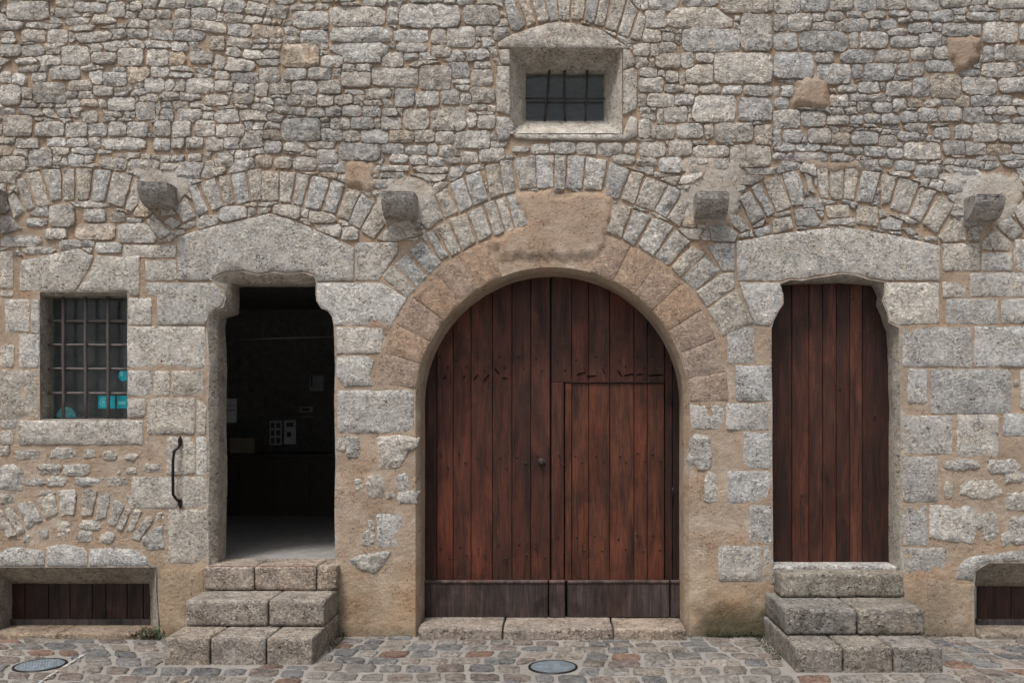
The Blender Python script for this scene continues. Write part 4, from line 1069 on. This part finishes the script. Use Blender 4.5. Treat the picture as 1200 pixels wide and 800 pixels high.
# ------------------------------------------------------------------ dark room behind doorway and window
FZ = .55
def room(name, x0, x1, y0, y1, z0, z1):
    V = [(x0, y0, z0), (x1, y0, z0), (x1, y1, z0), (x0, y1, z0), (x0, y0, z1), (x1, y0, z1), (x1, y1, z1), (x0, y1, z1)]
    o = link_mesh(name, V, [(3, 2, 6, 7), (0, 3, 7, 4), (2, 1, 5, 6), (4, 7, 6, 5)], M['dark'], bld, shade=False); return o
room('room_walls', -4.5, -1.35, .20, 5.0, FZ, 3.05)
V = [(-4.5, .18, FZ), (-1.35, .18, FZ), (-1.35, 5.0, FZ), (-4.5, 5.0, FZ)]
link_mesh('room_floor', V, [(0, 1, 2, 3)], M['ifloor'], bld, shade=False)
# wall backs, so that no daylight leaks in round the openings
def wallback(x0, x1, z0, z1, y, holes, nm):
    pts = [Vector(p) for p in ((x0, z0), (x1, z0), (x1, z1), (x0, z1))]; ed = [(0, 1), (1, 2), (2, 3), (3, 0)]
    for h in holes:
        i0 = len(pts); pts += [Vector(p) for p in h]; n = len(h); ed += [(i0+i, i0+(i+1) % n) for i in range(n)]
    vo, eo, fo, *_ = delaunay_2d_cdt(pts, ed, [], 0, 1e-6)
    V = np.array([(v[0], v[1]) for v in vo]); F = [f for f in fo]
    cen = np.array([V[list(f)].mean(axis=0) for f in F]); keep = np.ones(len(F), bool)
    for h in holes: keep &= ~inpoly(cen[:, 0], cen[:, 1], h)
    link_mesh(nm, [(a, y, b) for a, b in V], [f for f, k in zip(F, keep) if k], M['dark'], bld, shade=False)
hd = [(W(*b)[0], W(*b)[2]) for a, b in LD]; hd[0] = (hd[0][0], FZ-.01); hd[-1] = (hd[-1][0], FZ-.01)
hw_ = [(W(a, b)[0], W(a, b)[2]) for a, b in LW1]
wallback(-4.6, -1.3, FZ-.02, 3.1, .205, [hd, hw_], 'inner_wall')
def closet(x0, x1, z0, z1, y0, y1, mat='dark'):
    V = [(x0, y0, z0), (x1, y0, z0), (x1, y1, z0), (x0, y1, z0), (x0, y0, z1), (x1, y0, z1), (x1, y1, z1), (x0, y1, z1)]
    link_mesh('upper_room', V, [(3, 2, 6, 7), (0, 3, 7, 4), (2, 1, 5, 6), (4, 7, 6, 5), (0, 1, 2, 3)], M[mat], bld, shade=False)
closet(W(600, 0)[0], W(725, 0)[0], W(0, 140)[2], W(0, 60)[2], .365, 1.6)

# things seen dimly inside
t = thing('counter', 'long dark wooden counter deep inside the open doorway', 'counter', (-2.4, 3.6, FZ))
def ibox(name, x0, x1, y0, y1, z0, z1, mat, par):
    V = [(x, y, z) for x in (x0, x1) for y in (y0, y1) for z in (z0, z1)]
    F = [(0, 1, 3, 2), (4, 6, 7, 5), (0, 4, 5, 1), (2, 3, 7, 6), (0, 2, 6, 4), (1, 5, 7, 3)]
    o = link_mesh(name, V, F, M[mat], par, shade=False); recentre(o, ((x0+x1)/2, (y0+y1)/2, z0)); return o
ibox('body', -4.4, -1.5, 3.32, 3.9, FZ, 1.20, 'dark_wood', t); ibox('top', -4.42, -1.48, 3.28, 3.94, 1.205, 1.245, 'dark_wood', t)
for i in range(7): ibox('front_panel', -4.3+i*.4, -3.95+i*.4, 3.30, 3.318, FZ+.08, 1.15, 'dark_wood', t)
def paperthing(name, x0, y0, x1, y1, d, lab_, cat, marks, mat='paper'):
    a, b = P(x0, y1, d), P(x1, y0, d)
    o = ibox(name, a[0], b[0], d, d+.012, a[2], b[2], mat, None); tag(o, lab_, cat)
    for (u0, v0, u1, v1) in marks:
        ibox('print', a[0]+(b[0]-a[0])*u0, a[0]+(b[0]-a[0])*u1, d-.003, d-.001, a[2]+(b[2]-a[2])*v0, a[2]+(b[2]-a[2])*v1, 'ink', o)
    return o
MK = [(.1, .7, .42, .92), (.55, .7, .9, .92), (.1, .38, .42, .62), (.55, .38, .9, .62), (.1, .06, .42, .3), (.55, .06, .9, .3)]
paperthing('display_board', 316, 493, 330, 521, 3.2, 'white display card with a grid of dark pictures inside the doorway', 'display card', MK)
paperthing('display_board', 333, 492, 346.5, 520, 3.2, 'white display card with one dark round mark, beside the picture grid card', 'display card', [(.2, .72, .8, .9), (.25, .3, .6, .5)])
paperthing('notice', 363, 440, 379, 458, 3.9, 'white notice high on the dark wall inside the doorway', 'notice', [(.1, .3, .2, .95)])
paperthing('notice', 262, 467, 277, 495, 2.2, 'pale blue-white sheet just inside the left doorjamb', 'notice', [(.1, .5, .9, .53), (.1, .7, .9, .72)])
paperthing('wall_plaque', 351, 476, 366, 483, 3.9, 'small grey plaque above a narrow ledge inside the doorway', 'plaque', [(.2, .3, .8, .7)])
paperthing('ledge', 350, 486.5, 367, 489.5, 3.85, 'narrow pale wooden ledge under the small plaque inside', 'shelf', [], 'card')
o = ibox('cardboard_box', *[P(269, 0, 3.4)[0], P(298, 0, 3.4)[0]], 3.4, 3.7, 1.247, 1.42, 'card', None); tag(o, 'brown cardboard box standing on the dark counter inside', 'box')
o = tube('rod', [P(262, 398.5, .6), P(320, 396.5, .6), P(392, 394.5, .6)], .004, M['bar'], None); tag(o, 'thin grey rod spanning the dark open doorway near its top', 'rod')

# ------------------------------------------------------------------ iron handrail by the open doorway
t = thing('iron_handle', 'black wrought iron pull handle fixed upright beside the open doorway', 'handle', W(209, 592, -.01))
tube('grip', [W(212, 519, -.012), W(211.5, 524, -.045), W(208, 528, -.065), W(207, 540, -.068), W(207, 560, -.068), W(207, 578, -.066), W(209, 583, -.05), W(212, 588, -.012)], [.010, .011, .011, .011, .012, .011, .011, .010], M['black_iron'], t)
for (cy_, up) in ((517, 1), (589, -1)):
    x, _, z = W(212, cy_)
    pts = [(x-.013, z-.03), (x+.013, z-.03), (x+.016, z+.01), (x+.006, z+.03), (x, z+.042), (x-.006, z+.03), (x-.016, z+.01)]
    if up < 0: pts = [(a, 2*z-b) for a, b in pts]
    prism('mounting_plate', pts, -.026, .0, M['black_iron'], t, (.02, .02, .02), .004)

# ------------------------------------------------------------------ street: grout sheet and cobbles
street = link_mesh('street', [(-150, -150, 0), (150, -150, 0), (150, 150, 0), (-150, 150, 0)], [(0, 1, 2, 3)], M['grout'], None, shade=False); street['kind'] = 'structure'
pave = bpy.data.objects.new('cobbled_pavement', None); C.objects.link(pave); pave['kind'] = 'structure'
RG = 100
ux0, ux1, uy0, uy1 = -5.6, 5.2, -3.4, .12
nX, nY = int((ux1-ux0)*RG), int((uy1-uy0)*RG)
gy_, gx_ = np.mgrid[0:nY, 0:nX]; gx_ = ux0+(gx_+.5)/RG; gy_ = uy0+(gy_+.5)/RG
a_ = np.where(gx_ < -1.4, (gx_+1.4)*.30, 0)+np.where(gx_ > 1.6, (gx_-1.6)*.20, 0)
U = gx_+.25*np.where(gx_ < -1.4, (gx_+1.4)*(gy_+.8), 0)*-1.2+.25*np.where(gx_ > 1.6, (gx_-1.6)*(gy_+.8), 0)+.03*np.sin(gy_*5+gx_*1.3)
Vv = gy_+.05*np.sin(gx_*1.1+.5)+.02*np.sin(gx_*4.1)+a_*.35*np.where(gx_ > 1.6, -1, 1)
rows = [-7.0]
while rows[-1] < 3: rows.append(rows[-1]+random.uniform(.15, .20))
rows = np.array(rows); ri = np.searchsorted(rows, Vv)
cl = np.zeros(gx_.shape, np.int64)
for r in np.unique(ri):
    js = [-9.0]
    while js[-1] < 9: js.append(js[-1]+random.uniform(.15, .235))
    js = np.array(js); m = ri == r
    ci = np.searchsorted(js, U[m])
    du = np.minimum(U[m]-js[ci-1], js[ci]-U[m]); dv = np.minimum(Vv[m]-rows[r-1], rows[r]-Vv[m])
    v_ = r*1000+ci; v_[(du < .010) | (dv < .011)] = 0
    cl[m] = v_
def kill(m): cl[m] = 0
kill(gy_ > -.015); kill((gx_ > -2.68) & (gx_ < -1.60) & (gy_ > -.82)); kill((gx_ > 1.55) & (gx_ < 2.58) & (gy_ > -1.0)); kill((gx_ > -1.06) & (gx_ < 1.02) & (gy_ > -.12))
kill((gx_ < -3.0) & (gy_ > -.10)); kill((gx_ > 3.1) & (gy_ > -.10))
def gpt(px, py):
    d = 1.7*(D/S)/(py-CY); return ((px-CX)/(D/S)*d, d-D)
dr1 = gpt(47, 779.5); dr2 = gpt(648, 781.5)
for (ex, ey) in (dr1, dr2): kill((gx_-ex)**2+(gy_-ey)**2 < .20**2)
u, inv = np.unique(cl, return_inverse=True); inv = inv.reshape(cl.shape)
cnt = np.bincount(inv.ravel()); sxx = np.bincount(inv.ravel(), gx_.ravel()); syy = np.bincount(inv.ravel(), gy_.ravel())
CC = [np.array([.235, .225, .212])]*6+[np.array([.175, .177, .18])]*4+[np.array([.26, .235, .21])]*5+[np.array([.20, .135, .11])]*1+[np.array([.21, .18, .165])]*3
cob = []
for l in range(len(u)):
    if u[l] == 0 or cnt[l] < 60: continue
    cx, cy = sxx[l]/cnt[l], syy[l]/cnt[l]
    i, j = int((cy-uy0)*RG), int((cx-ux0)*RG)
    if inv[i, j] != l: continue
    n = 20; th = np.arange(n)*2*math.pi/n; c, s = np.cos(th), np.sin(th); r = np.zeros(n); al = np.ones(n, bool)
    for k in range(1, 60):
        rr = k*.004
        jj = ((cx+c*rr-ux0)*RG).astype(int).clip(0, nX-1); ii = ((cy+s*rr-uy0)*RG).astype(int).clip(0, nY-1)
        al &= inv[ii, jj] == l
        if not al.any(): break
        r[al] = rr
    r = r*.84+.08*(np.roll(r, 1)+np.roll(r, -1)); r *= random.uniform(.92, 1.03)*rng.uniform(.96, 1.04, n)
    if np.median(r) < .03: continue
    vis = cy > -1.75
    cob.append((1 if vis else 0, cx, cy, c, s, r))
cob.sort(key=lambda q: (-q[0]*(1 if abs(q[1]+.33) < 3.75+q[2]*.4 else 0), abs(q[2]+.6)))
SV, SF, SK = [], [], []; nc = 0
for (vis, cx, cy, c, s, r) in cob:
    n = len(r); col = random.choice(CC)*random.uniform(.8, 1.2)
    hgt = random.uniform(.007, .016); V, F = [], []
    tl, tm = random.uniform(-.012, .012), random.uniform(-.012, .012)
    for f, z in ((1.0, -.012), (.97, hgt*.45), (.86, hgt*.88), (.5, hgt)):
        for q in range(n):
            x, y = cx+c[q]*r[q]*f, cy+s[q]*r[q]*f
            V.append((x, y, z+(tl*(x-cx)+tm*(y-cy))*4+(.003*nz(x, y, 0, 25) if z > 0 else 0)))
    V.append((cx, cy, hgt+.001))
    for j in range(3):
        for q in range(n): F.append((j*n+q, j*n+(q+1) % n, (j+1)*n+(q+1) % n, (j+1)*n+q))
    for q in range(n): F.append((3*n+q, 3*n+(q+1) % n, 4*n))
    K = [col]*len(V)
    if nc < 300 and vis:
        recentre(link_mesh('cobble', V, F, M['cobble'], pave, K), (cx, cy, 0)); nc += 1
    else:
        b0 = len(SV); SV += V; SK += K; SF += [tuple(k+b0 for k in f) for f in F]
o = link_mesh('outlying_cobbles', SV, SF, M['cobble'], pave, SK); o['kind'] = 'stuff'
print('cobbles', len(cob), nc)

# drain covers set in the paving
def drain(cx, cy, lab_):
    t = thing('drain_cover', lab_, 'drain cover', (cx, cy, 0))
    def disc(name, r0, r1, z0, z1, mat, nseg=32):
        V, F = [], []
        for (r, z) in ((r1, z0), (r1, z1), (r1*.97, z1+.001), (r0, z1+.001)):
            for i in range(nseg):
                a = 2*math.pi*i/nseg; V.append((cx+r*math.cos(a), cy+r*math.sin(a), z))
        for j in range(3):
            for i in range(nseg): F.append((j*nseg+i, j*nseg+(i+1) % nseg, (j+1)*nseg+(i+1) % nseg, (j+1)*nseg+i))
        if r0 < .145: F.append(tuple(3*nseg+i for i in range(nseg)))
        return recentre(link_mesh(name, V, F, M[mat], t), (cx, cy, 0))
    disc('rim', .152, .166, -.01, .008, 'black_iron'); disc('lid', .08, .150, -.01, .0075, 'drain')
    V, F = [], []
    for i in range(-6, 7):
        for j in range(-6, 7):
            x, y = i*.02+(.01 if j % 2 else 0), j*.02
            if x*x+y*y > .013*1.2: continue
            b0 = len(V); d = .007
            V += [(cx+x-d, cy+y, .0085), (cx+x, cy+y-d, .0085), (cx+x+d, cy+y, .0085), (cx+x, cy+y+d, .0085), (cx+x, cy+y, .0125)]
            F += [(b0, b0+1, b0+4), (b0+1, b0+2, b0+4), (b0+2, b0+3, b0+4), (b0+3, b0, b0+4)]
    o = recentre(link_mesh('studs', V, F, M['drain'], t, shade=False), (cx, cy, 0)); o['kind'] = 'stuff'
drain(*dr1, 'round grey metal drain cover beside the white line, lower left')
drain(*dr2, 'round grey metal drain cover in front of the arched gate')
# worn white line across the cobbles
p0, p1 = gpt(118, 756), gpt(28, 812)
a = Vector((*p0, 0)); b = Vector((*p1, 0)); d = (b-a).normalized(); nrm = Vector((-d.y, d.x, 0)); V, F = [], []
N = 160
for i in range(N+1):
    p = a.lerp(b, i/N); w1 = max(.0, .008+.016*nz(p.x, p.y, 1, 24)); w2 = max(.0005, .008+.016*nz(p.x, p.y, 7, 24))
    z = .0125+.0015*nz(p.x, p.y, 0, 9)
    V += [tuple(p+nrm*w1+Vector((0, 0, z))), tuple(p-nrm*w2+Vector((0, 0, z)))]
    if i and nz(p.x*1.3, p.y*1.3, 3, 21) > -.22: F.append((2*i-2, 2*i-1, 2*i+1, 2*i))
o = link_mesh('white_line', V, F, M['paint_line'], None); o['kind'] = 'structure'

# ------------------------------------------------------------------ weeds, moss and fallen bits at the foot of the wall
def leaf_mesh(V, F, base, ang, ln, wd, lift):
    dx, dy = math.cos(ang), math.sin(ang); b0 = len(V); x, y, z = base
    for t_, w_ in ((0, .1), (.35, 1), (.7, .8), (1, .05)):
        zz = z+lift*math.sin(t_*2.2)*ln; cx, cy = x+dx*ln*t_, y+dy*ln*t_
        V.append((cx-dy*wd*w_, cy+dx*wd*w_, zz)); V.append((cx+dy*wd*w_, cy-dx*wd*w_, zz+.002))
    for k in range(3): F.append((b0+2*k, b0+2*k+1, b0+2*k+3, b0+2*k+2))
t = thing('weed', 'small green weed with dead brown leaves at the foot of the left cellar pier', 'weed', (-3.1, -.07, 0))
for nm, mt, n, x0, x1 in (('green_leaves', 'leaf', 46, -3.10, -2.94), ('dead_leaves', 'leaf_dead', 46, -3.17, -3.0)):
    V, F = [], []
    for i in range(n):
        leaf_mesh(V, F, (random.uniform(x0, x1), random.uniform(-.13, -.04), random.uniform(.0, .03)), random.uniform(0, 6.28), random.uniform(.03, .07), random.uniform(.005, .012), random.uniform(.3, 1.3))
    o = recentre(link_mesh(nm, V, F, M[mt], t), (-3.1, -.07, 0)); o['kind'] = 'stuff'
V, F = [], []
def moss(x0, x1, y0, y1, z0, z1, n, sz=.012):
    for i in range(n):
        leaf_mesh(V, F, (random.uniform(x0, x1), random.uniform(y0, y1), random.uniform(z0, z1)*random.random()), random.uniform(0, 6.28), random.uniform(.5, 1.5)*sz, sz*.3, random.uniform(.3, 1.3))
moss(1.15, 1.58, -.06, -.01, 0, .05, 700); moss(-1.62, -1.58, -.5, -.02, 0, .06, 160); moss(1.50, 1.57, -.7, -.02, 0, .05, 250)
moss(-2.6, -1.65, -.475, -.462, .182, .19, 220, .008); moss(1.6, 2.5, -.66, -.648, .166, .175, 260, .008); moss(1.68, 2.5, -.25, -.236, .344, .352, 220, .008)
moss(-1.6, 1.5, -.03, -.005, 0, .01, 300, .008); moss(2.6, 3.1, -.03, -.01, 0, .02, 120, .01)
o = link_mesh('moss', V, F, M['moss'], None); o['kind'] = 'stuff'; tag(o, 'dark green moss in the joints of the steps and along the foot of the wall', 'moss')
